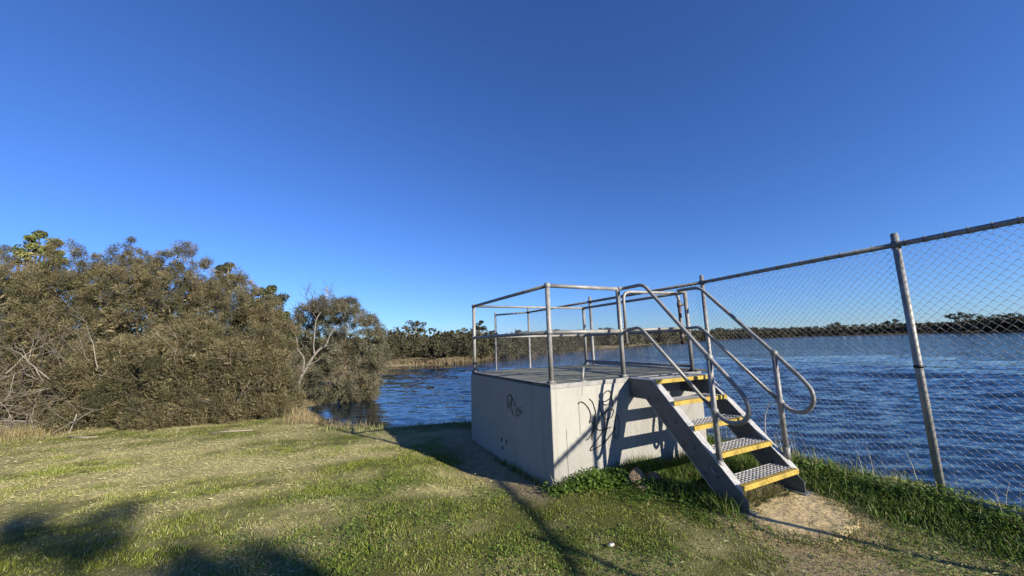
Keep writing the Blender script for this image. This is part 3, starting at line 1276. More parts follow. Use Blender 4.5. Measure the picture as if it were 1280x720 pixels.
def rock(name, c, r, seed, m, label, flat=1.0, cat='rock'):
    rr = random.Random(seed)
    b_ = MB()
    bmesh.ops.create_icosphere(b_.bm, subdivisions=2, radius=1)
    planes = [Vector((rr.uniform(-1, 1), rr.uniform(-1, 1), rr.uniform(-.6, 1))).normalized() for _ in range(9)]
    for v in b_.bm.verts:
        for pn in planes:
            k = v.co.dot(pn)
            lim = .68
            if k > lim:
                v.co -= pn * (k - lim)
        v.co = Vector((v.co.x * r[0], v.co.y * r[1], v.co.z * r[2])) + Vector((rr.uniform(-1, 1), rr.uniform(-1, 1), rr.uniform(-1, 1))) * min(r) * .05
        v.co += Vector(c)
    o = b_.build(name, m)
    return tag(o, label, cat)


def onrock(px, py):
    d = _F * FPX + _R * (px - 640) + _U * (360 - py)
    k = -EYE / d.z
    return Vector((d.x * k, d.y * k, 0))


q = onrock(796, 604)
rock('rubble_piece', (q.x, q.y, .065), (.14, .10, .11), 3, M_rock, 'broken angular pale rubble lump in the weeds by the wall', cat='rubble')
q = onrock(813, 604)
rock('rubble_piece', (q.x + .03, q.y, .05), (.12, .09, .085), 5, M_rock, 'smaller tan rubble chunk leaning against the bigger lump under the stairs', cat='rubble')
q = onrock(803, 610)
rock('rubble_piece', (q.x - .02, q.y - .06, .022), (.075, .05, .03), 8, M_rock, 'flat tan rubble flake lying in front of the two lumps', cat='rubble')
q = onrock(764, 686)
rock('white_scrap', (q.x, q.y, .03), (.030, .020, .014), 11, M_shell, 'small bleached white scrap lying on the lawn', cat='litter')

# ------------------------------------------------------------------ grass


def blades(P, h, w, lean, colr, seed, seg=1):
    """grass blades: seg=1 one triangle each, seg=2 a bent blade of three triangles"""
    rr = np.random.default_rng(seed)
    n = len(P)
    a = rr.uniform(0, 2 * np.pi, n)
    sx, sy = np.cos(a), np.sin(a)
    la = rr.uniform(0, 2 * np.pi, n)
    lx, ly = np.cos(la) * lean, np.sin(la) * lean
    side = np.stack([sx * w / 2, sy * w / 2, np.zeros(n)], -1)
    up = np.stack([lx * h, ly * h, h * np.sqrt(np.clip(1 - lean * lean, .05, 1))], -1)
    if seg == 1:
        V = np.stack([P - side, P + side, P + up], 1)
        T = np.arange(3 * n).reshape(n, 3)
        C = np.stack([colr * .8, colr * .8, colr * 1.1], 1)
        return V.reshape(-1, 3), T, C.reshape(-1, 3)
    mid = P + up * np.array([.42, .42, .62])
    V = np.stack([P - side, P + side, mid - side * .8, mid + side * .8, P + up], 1)
    b = (np.arange(n) * 5)[:, None]
    T = np.concatenate([b + np.array([[0, 1, 3]]), b + np.array([[0, 3, 2]]), b + np.array([[2, 3, 4]])])
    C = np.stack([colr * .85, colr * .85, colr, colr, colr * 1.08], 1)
    return V.reshape(-1, 3), T, C.reshape(-1, 3)


def in_platform(x, y, m=0.0):
    u, v = to_uv(x, y)
    return (u > -m) & (u < PW + m) & (v > -m) & (v < PD + m)


def scatter(n, x0, x1, y0, y1, seed):
    rr = np.random.default_rng(seed)
    return rr.uniform(x0, x1, n), rr.uniform(y0, y1, n), rr


GREEN = np.array([.18, .245, .03])
GREEN2 = np.array([.36, .41, .07])
STRAW = np.array([.78, .73, .38])
TAN = np.array([.48, .44, .19])


def lawn():
    Vs, Ts, Cs = [], [], []
    base = 0
    for (n, x0, x1, y0, y1, sd) in ((150000, -4.6, 4.6, 1.9, 4.6, 1), (120000, -7.5, .8, 4.4, 6.4, 2), (70000, -11.5, 1.5, 6.2, 9.2, 3), (20000, -12, -4.4, 1.5, 4.6, 4), (22000, -5, 4.5, -.4, 1.9, 5)):
        x, y, rr = scatter(n, x0, x1, y0, y1, sd)
        d = lake_sd(x, y)
        u, v = to_uv(x, y)
        br = bareness(x, y)
        dr = dryness(x, y)
        # turf grows in small tussocks, thin where bare
        tus = .55 * fbm(x * 11, y * 11, 71, 2) + .45 * fbm(x * 4, y * 4, 72, 2)
        keep = (d > .9) & ~in_platform(x, y, .01) & (rr.uniform(0, 1, n) > br * 1.02) & (rr.uniform(0, 1, n) < .52 + .8 * sstep(.36, .58, tus)) & (poly_sd(x, y, PADPOLY) > -.03)
        x, y, dr, tus, d = x[keep], y[keep], dr[keep], tus[keep], d[keep]
        m = len(x)
        z = terrain_z(x, y)
        gr = 1 - dr
        h = (.013 + .016 * rr.uniform(0, 1, m) ** 1.5) * (.5 + 1.15 * sstep(.36, .7, tus)) * (.75 + .4 * gr)
        isdry = rr.uniform(0, 1, m) < (.20 + .76 * dr)
        lean = np.where(isdry, rr.uniform(.3, .95, m), rr.uniform(.1, .8, m))
        w = np.where(isdry, .0055, .0075) * rr.uniform(.7, 1.4, m)
        c = np.where(isdry[:, None], TAN + (STRAW - TAN) * rr.uniform(0, 1, (m, 1)), GREEN + (GREEN2 - GREEN) * rr.uniform(0, 1, (m, 1)))
        c = c * rr.uniform(.75, 1.5, (m, 1))
        h = np.where(isdry & (rr.uniform(0, 1, m) < .1), h * 1.7, h)
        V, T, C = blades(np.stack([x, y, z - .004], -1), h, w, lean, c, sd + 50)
        Vs.append(V)
        Ts.append(T + base)
        Cs.append(C)
        base += len(V)
    # dry clippings lying flat in drifts along the mowing lines
    n = 60000
    x, y, rr = scatter(n, -11.5, 3.5, 2.2, 8.2, 77)
    dr = dryness(x, y)
    k = (rr.uniform(0, 1, n) < sstep(.25, .9, dr) * (.25 + .75 * sstep(-1, -5, x))) & ~in_platform(x, y, .05) & (lake_sd(x, y) > 1.2) & (poly_sd(x, y, PADPOLY) > 0)
    x, y = x[k], y[k]
    m = len(x)
    z = terrain_z(x, y) + rr.uniform(.012, .03, m)
    a = rr.normal(-.26, .6, m)
    ln = rr.uniform(.012, .035, m)
    d = np.stack([np.cos(a), np.sin(a), rr.normal(0, .15, m)], -1) * ln[:, None]
    e = np.stack([-np.sin(a), np.cos(a), rr.normal(.4, .4, m)], -1) * rr.uniform(.003, .007, (m, 1))
    P = np.stack([x, y, z], -1)
    V = np.stack([P - d, P + e, P + d], 1).reshape(-1, 3)
    Vs.append(V)
    Ts.append(np.arange(3 * m).reshape(m, 3) + base)
    Cs.append(np.repeat(STRAW * rr.uniform(.7, 1.15, (m, 1)), 3, 0))
    base += len(V)
    me = np_mesh('lawn_grass', np.concatenate(Vs), np.concatenate(Ts), np.concatenate(Cs))
    o = mesh_obj('lawn_grass', me, M_grass)
    tag(o, 'short patchy green and straw coloured lawn grass', 'grass', kind='stuff')


lawn()


def tall_grass():
    """rank green grass along the fence, the wall and the stringers"""
    Vs, Ts, Cs = [], [], []
    base = 0
    rr = np.random.default_rng(5)

    def put(u, v, h0, h1, dry, w=.0065, sd=0, lean=(.1, .75), tone=1.0):
        nonlocal base
        P = A0[None] + np.outer(u, UU) + np.outer(v, NN)
        x, y = P[:, 0], P[:, 1]
        k = ~in_platform(x, y, .012) & (poly_sd(x, y, PADPOLY) > .02) & (lake_sd(x, y) > .2)
        x, y = x[k], y[k]
        n = len(x)
        tus = fbm(x * 3.2, y * 3.2, 81 + sd, 3)
        k = rr.uniform(0, 1, n) < sstep(.25, .6, tus) + .25
        x, y, tus = x[k], y[k], tus[k]
        n = len(x)
        z = terrain_z(x, y)
        h = (h0 + (h1 - h0) * rr.uniform(0, 1, n) ** 1.6) * (.5 + tus)
        isd = rr.uniform(0, 1, n) < dry
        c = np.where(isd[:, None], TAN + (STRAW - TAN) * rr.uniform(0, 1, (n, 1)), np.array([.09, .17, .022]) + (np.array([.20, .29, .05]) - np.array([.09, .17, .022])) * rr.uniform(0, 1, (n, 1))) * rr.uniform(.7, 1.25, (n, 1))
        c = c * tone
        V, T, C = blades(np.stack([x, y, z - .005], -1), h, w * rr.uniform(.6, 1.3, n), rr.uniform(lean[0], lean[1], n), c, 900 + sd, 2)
        Vs.append(V)
        Ts.append(T + base)
        Cs.append(C)
        base += len(V)

    def band(n, pts, width, *a, **k):
        pts = np.array(pts, float)
        seg = np.hypot(*(pts[1:] - pts[:-1]).T)
        i = rr.choice(len(seg), n, p=seg / seg.sum())
        t = rr.uniform(0, 1, n)
        q = pts[i] + (pts[i + 1] - pts[i]) * t[:, None] + rr.normal(0, width, (n, 2))
        put(q[:, 0], q[:, 1], *a, **k)

    band(15000, [(3.15, .9), (3.02, 0), (2.8, -2.1), (2.5, -4.6)], .15, .05, .19, .08, w=.010, sd=1)     # along the fence
    band(9000, [(2.65, .3), (2.55, -.5), (2.45, -1.3), (2.35, -2.0), (2.25, -2.8)], .14, .03, .12, .10, w=.008, sd=2)
    band(350, [(3.15, .9), (3.02, 0), (2.85, -2.1), (2.6, -4.6)], .10, .2, .42, .8, w=.004, sd=3, lean=(.05, .4))   # dry stalks
    band(7000, [(.95, -.14), (1.5, -.22), (2.3, -.30)], .10, .06, .22, .05, sd=4)                  # foot of the lit wall
    band(5000, [(1.35, -.5), (1.9, -.6), (2.4, -.55)], .16, .05, .20, .08, sd=5)                   # under the treads
    band(4000, [(1.12, -1.25), (1.10, -.9), (1.05, -.55)], .08, .05, .2, .08, sd=6)              # outside the near stringer
    band(1500, [(.05, -.04), (.4, -.06), (.9, -.1)], .05, .05, .16, .10, sd=7)
    band(900, [(-.03, .02), (-.05, .9), (-.06, 1.9)], .03, .03, .13, .2, sd=8)                   # foot of the shaded wall
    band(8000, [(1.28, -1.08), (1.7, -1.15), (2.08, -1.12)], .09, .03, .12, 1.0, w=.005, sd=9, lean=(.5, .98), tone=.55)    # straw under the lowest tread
    # straw and stray tufts that hide the rim of the slab
    pe = np.concatenate([PADPOLY, PADPOLY[:1]])
    i = rr.integers(0, len(PADPOLY), 2600)
    q = pe[i] + (pe[i + 1] - pe[i]) * rr.uniform(0, 1, (2600, 1)) + rr.normal(0, .07, (2600, 2))
    nn = len(q)
    isd = rr.uniform(0, 1, nn) < .6
    cc = np.where(isd[:, None], TAN + (STRAW - TAN) * rr.uniform(0, .6, (nn, 1)), np.array([.16, .24, .035])) * rr.uniform(.6, 1.1, (nn, 1))
    V, T, C = blades(np.stack([q[:, 0], q[:, 1], np.full(nn, -.006)], -1), rr.uniform(.02, .055, nn), np.full(nn, .006), np.where(isd, .96, .6), cc, 977, 2)
    Vs.append(V)
    Ts.append(T + base)
    Cs.append(C)
    base += len(V)
    band(1800, [(3.2, .9), (2.9, 2.2), (1.8, 3.4), (.3, 3.9), (-1.2, 4.4), (-2.2, 5.0)], .12, .04, .14, .45, sd=10)   # bank crest
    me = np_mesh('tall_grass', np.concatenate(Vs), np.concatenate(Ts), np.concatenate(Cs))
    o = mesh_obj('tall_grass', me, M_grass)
    tag(o, 'rank green grass growing along the fence, wall foot and stairs', 'grass', kind='stuff')


tall_grass()


def weeds():
    """clover and broad-leaved weeds: small tilted leaf faces"""
    rr = np.random.default_rng(9)
    Vs, Ts, Cs = [], [], []
    base = 0

    def put(x, y, zlo, zhi, size, colr):
        nonlocal base
        k = ~in_platform(x, y, .02) & (poly_sd(x, y, PADPOLY) > .03) & (lake_sd(x, y) > .8) & (rr.uniform(0, 1, len(x)) > bareness(x, y) * .9)
        x, y = x[k], y[k]
        n = len(x)
        z = terrain_z(x, y) + rr.uniform(zlo, zhi, n) * (.4 + 1.1 * fbm(x * 5, y * 5, 91, 3))
        a = rr.uniform(0, 2 * np.pi, n)
        s = size * rr.uniform(.6, 1.4, n)
        tilt = rr.uniform(-.9, .9, n)
        d = np.stack([np.cos(a) * np.cos(tilt), np.sin(a) * np.cos(tilt), np.sin(tilt)], -1)
        e = np.stack([-np.sin(a), np.cos(a), rr.uniform(-.4, .4, n)], -1)
        P = np.stack([x, y, z], -1)
        V = np.stack([P - d * s[:, None] * .5, P + e * s[:, None] * .36 + d * s[:, None] * .1, P + d * s[:, None] * .5, P - e * s[:, None] * .36 + d * s[:, None] * .1], 1)
        b = (np.arange(n) * 4)[:, None]
        T = np.concatenate([b + np.array([[0, 1, 2]]), b + np.array([[0, 2, 3]])])
        c = colr * rr.uniform(.6, 1.35, (n, 1)) * np.array([1, 1, 1]) + rr.normal(0, .008, (n, 3))
        Vs.append(V.reshape(-1, 3))
        Ts.append(T + base)
        Cs.append(np.repeat(c, 4, 0))
        base += n * 4

    def cloud(n, cx, cy, sx, sy, zlo, zhi, size, colr):
        put(rr.normal(cx, sx, n), rr.normal(cy, sy, n), zlo, zhi, size, np.array(colr))

    g1 = (.18, .30, .05)
    g2 = (.10, .19, .032)
    # patches over the near lawn, where the turf is greenest
    n = 60000
    x = rr.uniform(-2.5, 3.6, n)
    y = rr.uniform(2.0, 5.2, n)
    f = fbm(x * 1.3, y * 1.3, 95, 4) + .10 * sstep(-1.0, 1.0, x)
    k = (f > .55) & (rr.uniform(0, 1, n) < (f - .5) * 5)
    put(x[k], y[k], .004, .030, .015, np.array(g1))
    # leafy clumps at the foot of the lit wall
    for (u, v, su, sv, zh, n, s) in ((.22, -.14, .14, .07, .12, 700, .03), (.5, -.17, .15, .08, .17, 1300, .034), (.8, -.22, .14, .08, .16, 1000, .03), (1.0, -.35, .14, .12, .11, 900, .026),
                                     (.75, -.55, .22, .12, .06, 1400, .022), (1.1, -.75, .14, .2, .08, 1200, .022), (.95, -1.1, .14, .2, .06, 1200, .02), (1.05, -1.45, .12, .12, .07, 700, .022),
                                     (-.05, .1, .04, .12, .12, 250, .025), (-.06, -.05, .08, .05, .10, 300, .024), (2.5, -2.2, .18, .3, .07, 1200, .022), (2.3, -2.9, .2, .25, .06, 1200, .02), (2.75, -2.9, .12, .3, .12, 900, .026), (2.8, -1.2, .10, .3, .15, 1100, .03), (2.72, -2.2, .10, .3, .16, 1300, .03), (2.6, -3.2, .12, .3, .15, 1100, .03), (2.9, -.3, .10, .3, .14, 900, .028), (2.5, -1.6, .12, .3, .09, 1100, .024)):
        p = A0 + UU * u + NN * v
        uu = rr.normal(u, su, n)
        vv = rr.normal(v, sv, n)
        P = A0[None] + np.outer(uu, UU) + np.outer(vv, NN)
        put(P[:, 0], P[:, 1], .005, zh, s, np.array(g1 if n % 200 else g2))
    me = np_mesh('ground_weeds', np.concatenate(Vs), np.concatenate(Ts), np.concatenate(Cs))
    o = mesh_obj('ground_weeds', me, M_grass)
    tag(o, 'low clover and broad leaved weeds in the lawn and at the wall foot', 'weeds', kind='stuff')


weeds()

# ------------------------------------------------------------------ woody plants


def sprigs(C, r, axis, n_per, ln, wd, colr, seed, spread=.8, droop=0.0, cvar=.25, fill=.7):
    """plumes of fine needle sprigs; C (N,3) plume centres, axis (N,3) outward directions"""
    rr = np.random.default_rng(seed)
    Np = len(C)
    idx = np.repeat(np.arange(Np), n_per)
    n = len(idx)
    g = rr.normal(0, 1, (n, 3))
    g /= np.linalg.norm(g, axis=1)[:, None]
    rad = (rr.uniform(0, 1, n) ** .5)[:, None] * np.asarray(r).reshape(-1)[idx % len(np.asarray(r).reshape(-1))][:, None]
    B = C[idx] + g * rad * fill
    D = axis[idx] * .55 + g * spread + rr.normal(0, .6, (n, 3))
    D[:, 2] -= droop
    D /= np.linalg.norm(D, axis=1)[:, None]
    L = ln * rr.uniform(.5, 1.5, n)
    S = np.cross(D, rr.normal(0, 1, (n, 3)))
    S /= np.linalg.norm(S, axis=1)[:, None] + 1e-9
    w = wd * rr.uniform(.6, 1.4, n)
    V = np.stack([B - S * w[:, None] / 2, B + S * w[:, None] / 2, B + D * L[:, None]], 1).reshape(-1, 3)
    T = np.arange(3 * n).reshape(n, 3)
    pc = colr[rr.integers(0, len(colr), Np)] * rr.uniform(1 - cvar, 1 + cvar, (Np, 1))
    c = pc[idx] * rr.uniform(.7, 1.3, (n, 1))
    return V, T, np.repeat(c, 3, 0)


def leaves(C, r, n_per, size, colr, seed, cvar=.25, aspect=.4, squash=.7):
    """leaf clumps: small kite-shaped faces spread through each clump"""
    rr = np.random.default_rng(seed)
    Np = len(C)
    idx = np.repeat(np.arange(Np), n_per)
    n = len(idx)
    g = rr.normal(0, 1, (n, 3))
    g /= np.linalg.norm(g, axis=1)[:, None]
    g *= (rr.uniform(0, 1, n) ** .4)[:, None]
    g[:, 2] *= squash
    P = C[idx] + g * np.asarray(r).reshape(-1)[idx % len(np.asarray(r).reshape(-1))][:, None]
    D = rr.normal(0, 1, (n, 3))
    D[:, 2] -= .3
    D /= np.linalg.norm(D, axis=1)[:, None]
    S = np.cross(D, rr.normal(0, 1, (n, 3)))
    S /= np.linalg.norm(S, axis=1)[:, None] + 1e-9
    s = (size * rr.uniform(.6, 1.4, n))[:, None]
    V = np.stack([P - D * s * .5, P + S * s * aspect * .5, P + D * s * .5, P - S * s * aspect * .5], 1).reshape(-1, 3)
    b = (np.arange(n) * 4)[:, None]
    T = np.concatenate([b + np.array([[0, 1, 2]]), b + np.array([[0, 2, 3]])])
    pc = colr[rr.integers(0, len(colr), Np)] * rr.uniform(1 - cvar, 1 + cvar, (Np, 1))
    c = pc[idx] * rr.uniform(.7, 1.3, (n, 1))
    return V, T, np.repeat(c, 4, 0)


def limb(b_, p, d, length, r, depth, rr, curl=.25, split=(2, 3), n=6, up=.1, tips=None, seg=4, shrink=.68):
    """a tapering, crooked limb that forks"""
    pts = [Vector(p)]
    rs = [r]
    d = Vector(d).normalized()
    for i in range(seg):
        d = (d + Vector((rr.uniform(-1, 1), rr.uniform(-1, 1), rr.uniform(-1, 1) + up)) * curl).normalized()
        pts.append(pts[-1] + d * length / seg)
        rs.append(r * (1 - .45 * (i + 1) / seg))
    b_.tube(pts, rs, n, cap=depth == 0)
    if tips is not None:
        tips.append((pts[-1], d))
    if depth > 0:
        for k in range(rr.randint(*split)):
            j = rr.randint(max(1, seg - 2), seg)
            nd = (d + Vector((rr.uniform(-1, 1), rr.uniform(-1, 1), rr.uniform(-.6, 1))) * .75).normalized()
            limb(b_, pts[j], nd, length * rr.uniform(.55, .8), rs[j] * shrink, depth - 1, rr, curl, split, max(4, n - 1), up, tips, seg, shrink)


def lobes_of(W, Dp, Hh, n, seed, rlo=.26, rhi=.36, base=.12):
    """ellipsoid lobes filling a dome W x Dp x Hh (half-widths, height)"""
    rr = np.random.default_rng(seed)
    out = []
    for i in range(n):
        a = i * 2.39996 + rr.uniform(-.3, .3)
        t = (i + .5) / n
        rho = math.sqrt(t) * .78
        x, y = math.cos(a) * rho, math.sin(a) * rho
        top = math.sqrt(max(0, 1 - (rho * .95) ** 2))
        z = rr.uniform(base, 1) * top * .86 if i % 3 else top * .84
        z = max(z, base)
        k = rr.uniform(rlo, rhi)
        out.append((x * W, y * Dp, z * Hh, k * W * 1.05, k * Dp * 1.05, k * Hh * .62))
    for i in range(max(4, n // 3)):                # the closed body of the crown
        out.append((0, 0, Hh * .45, W * .78, Dp * .78, Hh * .46))
    m = max(8, n // 2)
    for i in range(m):                             # a skirt of low branches down to the ground
        a = 2 * math.pi * i / m + rr.uniform(-.2, .2)
        k = rr.uniform(.2, .28)
        rho = rr.uniform(.68, .85)
        out.append((math.cos(a) * rho * W, math.sin(a) * rho * Dp, Hh * rr.uniform(.05, .16), k * W, k * Dp, max(.12 * Hh, .35)))
    return np.array(out)


def shell_points(lobes, per, seed, inner=.75):
    """points on the outside of a union of lobes with their outward directions"""
    rr = np.random.default_rng(seed)
    P, Nn = [], []
    for l in lobes:
        g = rr.normal(0, 1, (per, 3))
        g /= np.linalg.norm(g, axis=1)[:, None]
        k = rr.uniform(inner, 1.02, per)[:, None]
        p = l[:3] + g * l[3:] * k
        P.append(p)
        nn = g / l[3:]
        Nn.append(nn / np.linalg.norm(nn, axis=1)[:, None])
    P = np.concatenate(P)
    Nn = np.concatenate(Nn)
    ins = np.zeros(len(P), int)
    for l in lobes:
        q = (P - l[:3]) / l[3:]
        ins += (np.sum(q * q, 1) < .55)
    k = (ins == 0) & (P[:, 2] > .05)
    return P[k], Nn[k]


OLIVE = 1.08 * np.array([[.175, .155, .078], [.140, .131, .062], [.215, .190, .100], [.112, .110, .056], [.175, .145, .078], [.10, .10, .052], [.245, .212, .115]])
GREYOL = np.array([[.175, .165, .10], [.14, .14, .08], [.21, .20, .13], [.11, .115, .065], [.19, .165, .10]])
GUM = np.array([[.085, .105, .042], [.11, .125, .055], [.065, .085, .035], [.14, .145, .07]])
DARKG = np.array([[.05, .06, .028], [.065, .072, .034], [.042, .052, .025]])


def shrub(name, px, Y, top_px, half_px, label, seed, cat='shrub', nl=22, depth_k=.8, cols=OLIVE, per=58, n_per=116, ln=.068, wd=.0125, stems=9, group=None, zbase=None, twigs=True):
    c = at(px, 545, Y)
    half = abs(at(px + half_px, 545, Y).x - c.x)
    zb = gz(c.x, Y) if zbase is None else zbase
    zb = max(zb, WL - .1)
    Hh = at(px, top_px, Y).z - zb
    t = empty(name, (c.x, Y, zb), label, cat, group)
    lob = lobes_of(half, half * depth_k, Hh, nl, seed)
    P, Nn = shell_points(lob, per, seed + 1)
    kb = (P[:, 1] < .25 * half * depth_k) | (P[:, 2] > .72 * Hh) | (np.random.default_rng(seed + 8).uniform(0, 1, len(P)) < .35)
    P, Nn = P[kb], Nn[kb]
    Nn = Nn * .8 + np.array([0, 0, .6])
    Nn /= np.linalg.norm(Nn, axis=1)[:, None]
    V, T, C = sprigs(P, 0.11 + .13 * np.random.default_rng(seed + 5).uniform(0, 1, 97), Nn, n_per, ln, wd, cols, seed + 2, .85, cvar=.38)
    # straggling shoots that break the outline
    rr = np.random.default_rng(seed + 3)
    ii = rr.choice(len(P), min(len(P), 120), replace=False)
    Q = P[ii] + Nn[ii] * rr.uniform(.04, .16, (len(ii), 1))
    V2, T2, C2 = sprigs(Q, np.array([.07]), Nn[ii], 26, ln * 1.2, wd * .8, cols, seed + 4, .45)
    # dense inner leaves, added to block light showing through the crown
    rb = np.random.default_rng(seed + 7)
    gb = rb.normal(0, 1, (230, 3))
    gb = gb / np.linalg.norm(gb, axis=1)[:, None] * (rb.uniform(0, 1, (230, 1)) ** .4)
    body = np.array([0, 0, Hh * .46]) + gb * np.array([half * .78, half * depth_k * .78, Hh * .46])
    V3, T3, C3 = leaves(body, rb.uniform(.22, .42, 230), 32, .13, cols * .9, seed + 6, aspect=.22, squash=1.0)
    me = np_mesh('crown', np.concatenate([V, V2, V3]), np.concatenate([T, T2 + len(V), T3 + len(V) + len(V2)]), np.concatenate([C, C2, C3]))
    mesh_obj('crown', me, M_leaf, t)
    r2 = random.Random(seed)
    b_ = MB()
    for i in range(stems):
        a = r2.uniform(0, 2 * math.pi)
        d = Vector((math.cos(a) * .6, math.sin(a) * .6, 1))
        limb(b_, (c.x + math.cos(a) * .15 * half, Y + math.sin(a) * .15 * half, zb - .15), d, Hh * .36, .026 + .016 * r2.random(), 2, r2, .2, (2, 3), 6)
    b_.build('trunk', M_bark, t)
    if twigs:                                       # grey dead twigs poking out of the leaves
        b_ = MB()
        for i in range(14):
            k = r2.randrange(len(P))
            if P[k][2] > Hh * .75:
                continue
            p0 = Vector(P[k] * np.array([.72, .72, .9])) + t.location
            limb(b_, p0, Vector(Nn[k]) + Vector((0, -.2, .1)), r2.uniform(.4, 1.0), .009 + .008 * r2.random(), 1, r2, .22, (2, 3), 4, 0)
        b_.build('dead_twigs', M_twig, t)['kind'] = 'stuff'
    return t


G1 = 'olive thicket shrubs behind the lawn'
shrub('thicket_shrub', -75, 10.6, 306, 95, 'tall olive brown needle shrub at the outer end of the thicket beyond the brush', 11, group=G1)
shrub('thicket_shrub', 40, 10.4, 308, 82, 'tall olive brown needle shrub rising behind the tangled dead branches', 12, group=G1)
shrub('thicket_shrub', 122, 10.9, 308, 66, 'broad olive needle shrub with bare stems between the two tallest shrubs', 18, group=G1)
shrub('thicket_shrub', 190, 10.4, 310, 74, 'tallest olive needle shrub with the highest pointed crown in the thicket', 13, group=G1)
shrub('thicket_shrub', 262, 11.2, 338, 66, 'olive needle shrub sloping down towards the green gum crown', 14, group=G1)
shrub('thicket_shrub', 316, 12.0, 374, 40, 'narrow olive needle shrub at the water end of the thicket', 15, group=G1)
shrub('thicket_shrub', 135, 8.9, 425, 62, 'low rounded olive shrub in front of the thicket beside the dead branches', 16, group=G1, nl=16, stems=5)
shrub('thicket_shrub', 225, 8.9, 400, 58, 'mid-height olive mound in front of the tallest shrub at the lawn edge', 17, group=G1, nl=18, stems=5)
shrub('thicket_shrub', 305, 9.4, 415, 54, 'low dense olive mound at the lawn edge closest to the water', 19, group=G1, nl=18, stems=5)
shrub('thicket_shrub', 346, 10.4, 482, 26, 'smallest olive bush where the lawn meets the dark pool', 20, group=G1, nl=12, stems=4)


def gum(name, px, Y, top_px, half_px, label, seed, cols=GUM, crown_frac=.6, nclump=30, n_per=90, size=.11, cr=.5, base_px=545, cat='tree', group=None, bark=M_pale, zb=None, trunk_r=None, squash=.7, dense=False):
    """an open-crowned tree: trunk, limbs, leaf clumps at the limb ends"""
    c = at(px, base_px, Y)
    half = abs(at(px + half_px, base_px, Y).x - c.x)
    z0 = max(gz(c.x, Y), WL) if zb is None else zb
    Hh = at(px, top_px, Y).z - z0
    t = empty(name, (c.x, Y, z0), label, cat, group)
    r2 = random.Random(seed)
    rr = np.random.default_rng(seed)
    cen = []
    for i in range(nclump):
        a = i * 2.39996 + rr.uniform(-.4, .4)
        rho = math.sqrt((i + .5) / nclump) * .92
        top = math.sqrt(max(.04, 1 - rho * rho))
        lo = 1 - crown_frac
        z = lo + crown_frac * (.12 + .80 * top * (rr.uniform(.25, 1) if i % 2 else 1))
        if dense:
            z = lo + crown_frac * (.06 + .86 * top * rr.uniform(.05, 1) ** .8)
        cen.append((math.cos(a) * rho * half, math.sin(a) * rho * half, z * Hh))
    cen = np.array(cen) + rr.normal(0, .06 * half, (nclump, 3))
    rad = cr * half * rr.uniform(.55, 1.15, nclump)
    V, T, C = leaves(cen, rad, n_per, size, cols, seed + 1, squash=squash)
    me = np_mesh('crown', V, T, C)
    mesh_obj('crown', me, M_leaf, t)
    b_ = MB()
    tr = trunk_r or Hh * .022
    fork = Vector((r2.uniform(-.05, .05) * half, r2.uniform(-.05, .05) * half, Hh * (1 - crown_frac) * .8))
    b_.tube([Vector((0, 0, -.2)) + t.location, fork * .5 + Vector((r2.uniform(-1, 1) * tr, 0, 0)) + t.location, fork + t.location], [tr * 1.25, tr, tr * .85], 7)
    for k in range(0, nclump, max(1, nclump // 14)):
        e = Vector(cen[k])
        m1 = fork.lerp(e, .45) + Vector((r2.uniform(-.12, .12) * half, r2.uniform(-.12, .12) * half, -.04 * Hh))
        b_.tube([fork + t.location, m1 + t.location, e + t.location], [tr * .55, tr * .38, tr * .12], 5)
    b_.build('trunk', bark, t)
    return t


# gums standing behind the thicket
gum('gum_tree', 5, 14.5, 282, 20, 'yellow green gum crown showing at the outer end of the thicket top', 31, cols=GUM * np.array([2.1, 2.0, 1.5]), nclump=24, n_per=190, size=.13, cr=.42, crown_frac=.75, squash=.8, bark=M_bark)
gum('gum_tree', 30, 14.0, 291, 17, 'small flat yellow green gum crown just above the thicket', 32, cols=GUM * np.array([2.1, 2.0, 1.5]), nclump=22, n_per=190, size=.13, cr=.42, crown_frac=.75, squash=.8, bark=M_bark)
gum('gum_tree', 266, 15.5, 328, 15, 'dark green gum crown peeping over the sloping thicket top', 33, cols=DARKG * 1.3, nclump=10, n_per=220, size=.12, cr=.45, crown_frac=.3)
gum('gum_tree', 326, 14.5, 352, 26, 'green leafy gum behind the water end of the thicket', 34, cols=GUM, nclump=22, n_per=200, size=.12, cr=.42, crown_frac=.7)

# dead branches dragged into a heap at the lawn edge
rd = random.Random(44)
heap = empty('dead_branch_heap', tuple(at(70, 540, 8.3)), 'tangled heap of grey dead branches at the lawn edge', 'branches')
for k in range(95):
    b_ = MB()
    px = rd.uniform(-30, 130)
    py = rd.uniform(452, 540)
    p0 = at(px, py, rd.uniform(7.9, 8.8))
    p0.z = max(p0.z, gz(p0.x, p0.y) + .03)
    d = Vector((rd.uniform(-.9, .35), rd.uniform(-.35, .1), rd.uniform(-.75, .5)))
    limb(b_, p0, d, rd.uniform(.4, 1.0), rd.uniform(.004, .012), 2, rd, .26, (2, 3), 4, -.05)
    o = b_.build('branch', M_pale if k % 4 == 0 else M_twig, heap)
for (pts, lab) in (((at(84, 547.5, 7.55), at(100, 547, 7.5), at(122, 546.5, 7.52)), 'short bleached stick lying at the lawn edge below the dead branches'), ((at(262, 545.5, 7.6), at(285, 544, 7.65), at(315, 542.5, 7.7)), 'longer bleached stick lying at the lawn edge below the low mounds')):
    pts = [Vector((p.x, p.y, gz(p.x, p.y) + .015)) for p in pts]
    o = MB().tube(pts, [.010, .012, .007], 6).build('fallen_stick', M_pale)
    tag(o, lab, 'stick')

# paperbark with bleached limbs beyond the pool
pb = empty('paperbark_tree', tuple(at(380, 498, 19.5)), 'paperbark with bare bleached forked limbs in front of drooping foliage at the pool', 'tree')
YB = 18.4


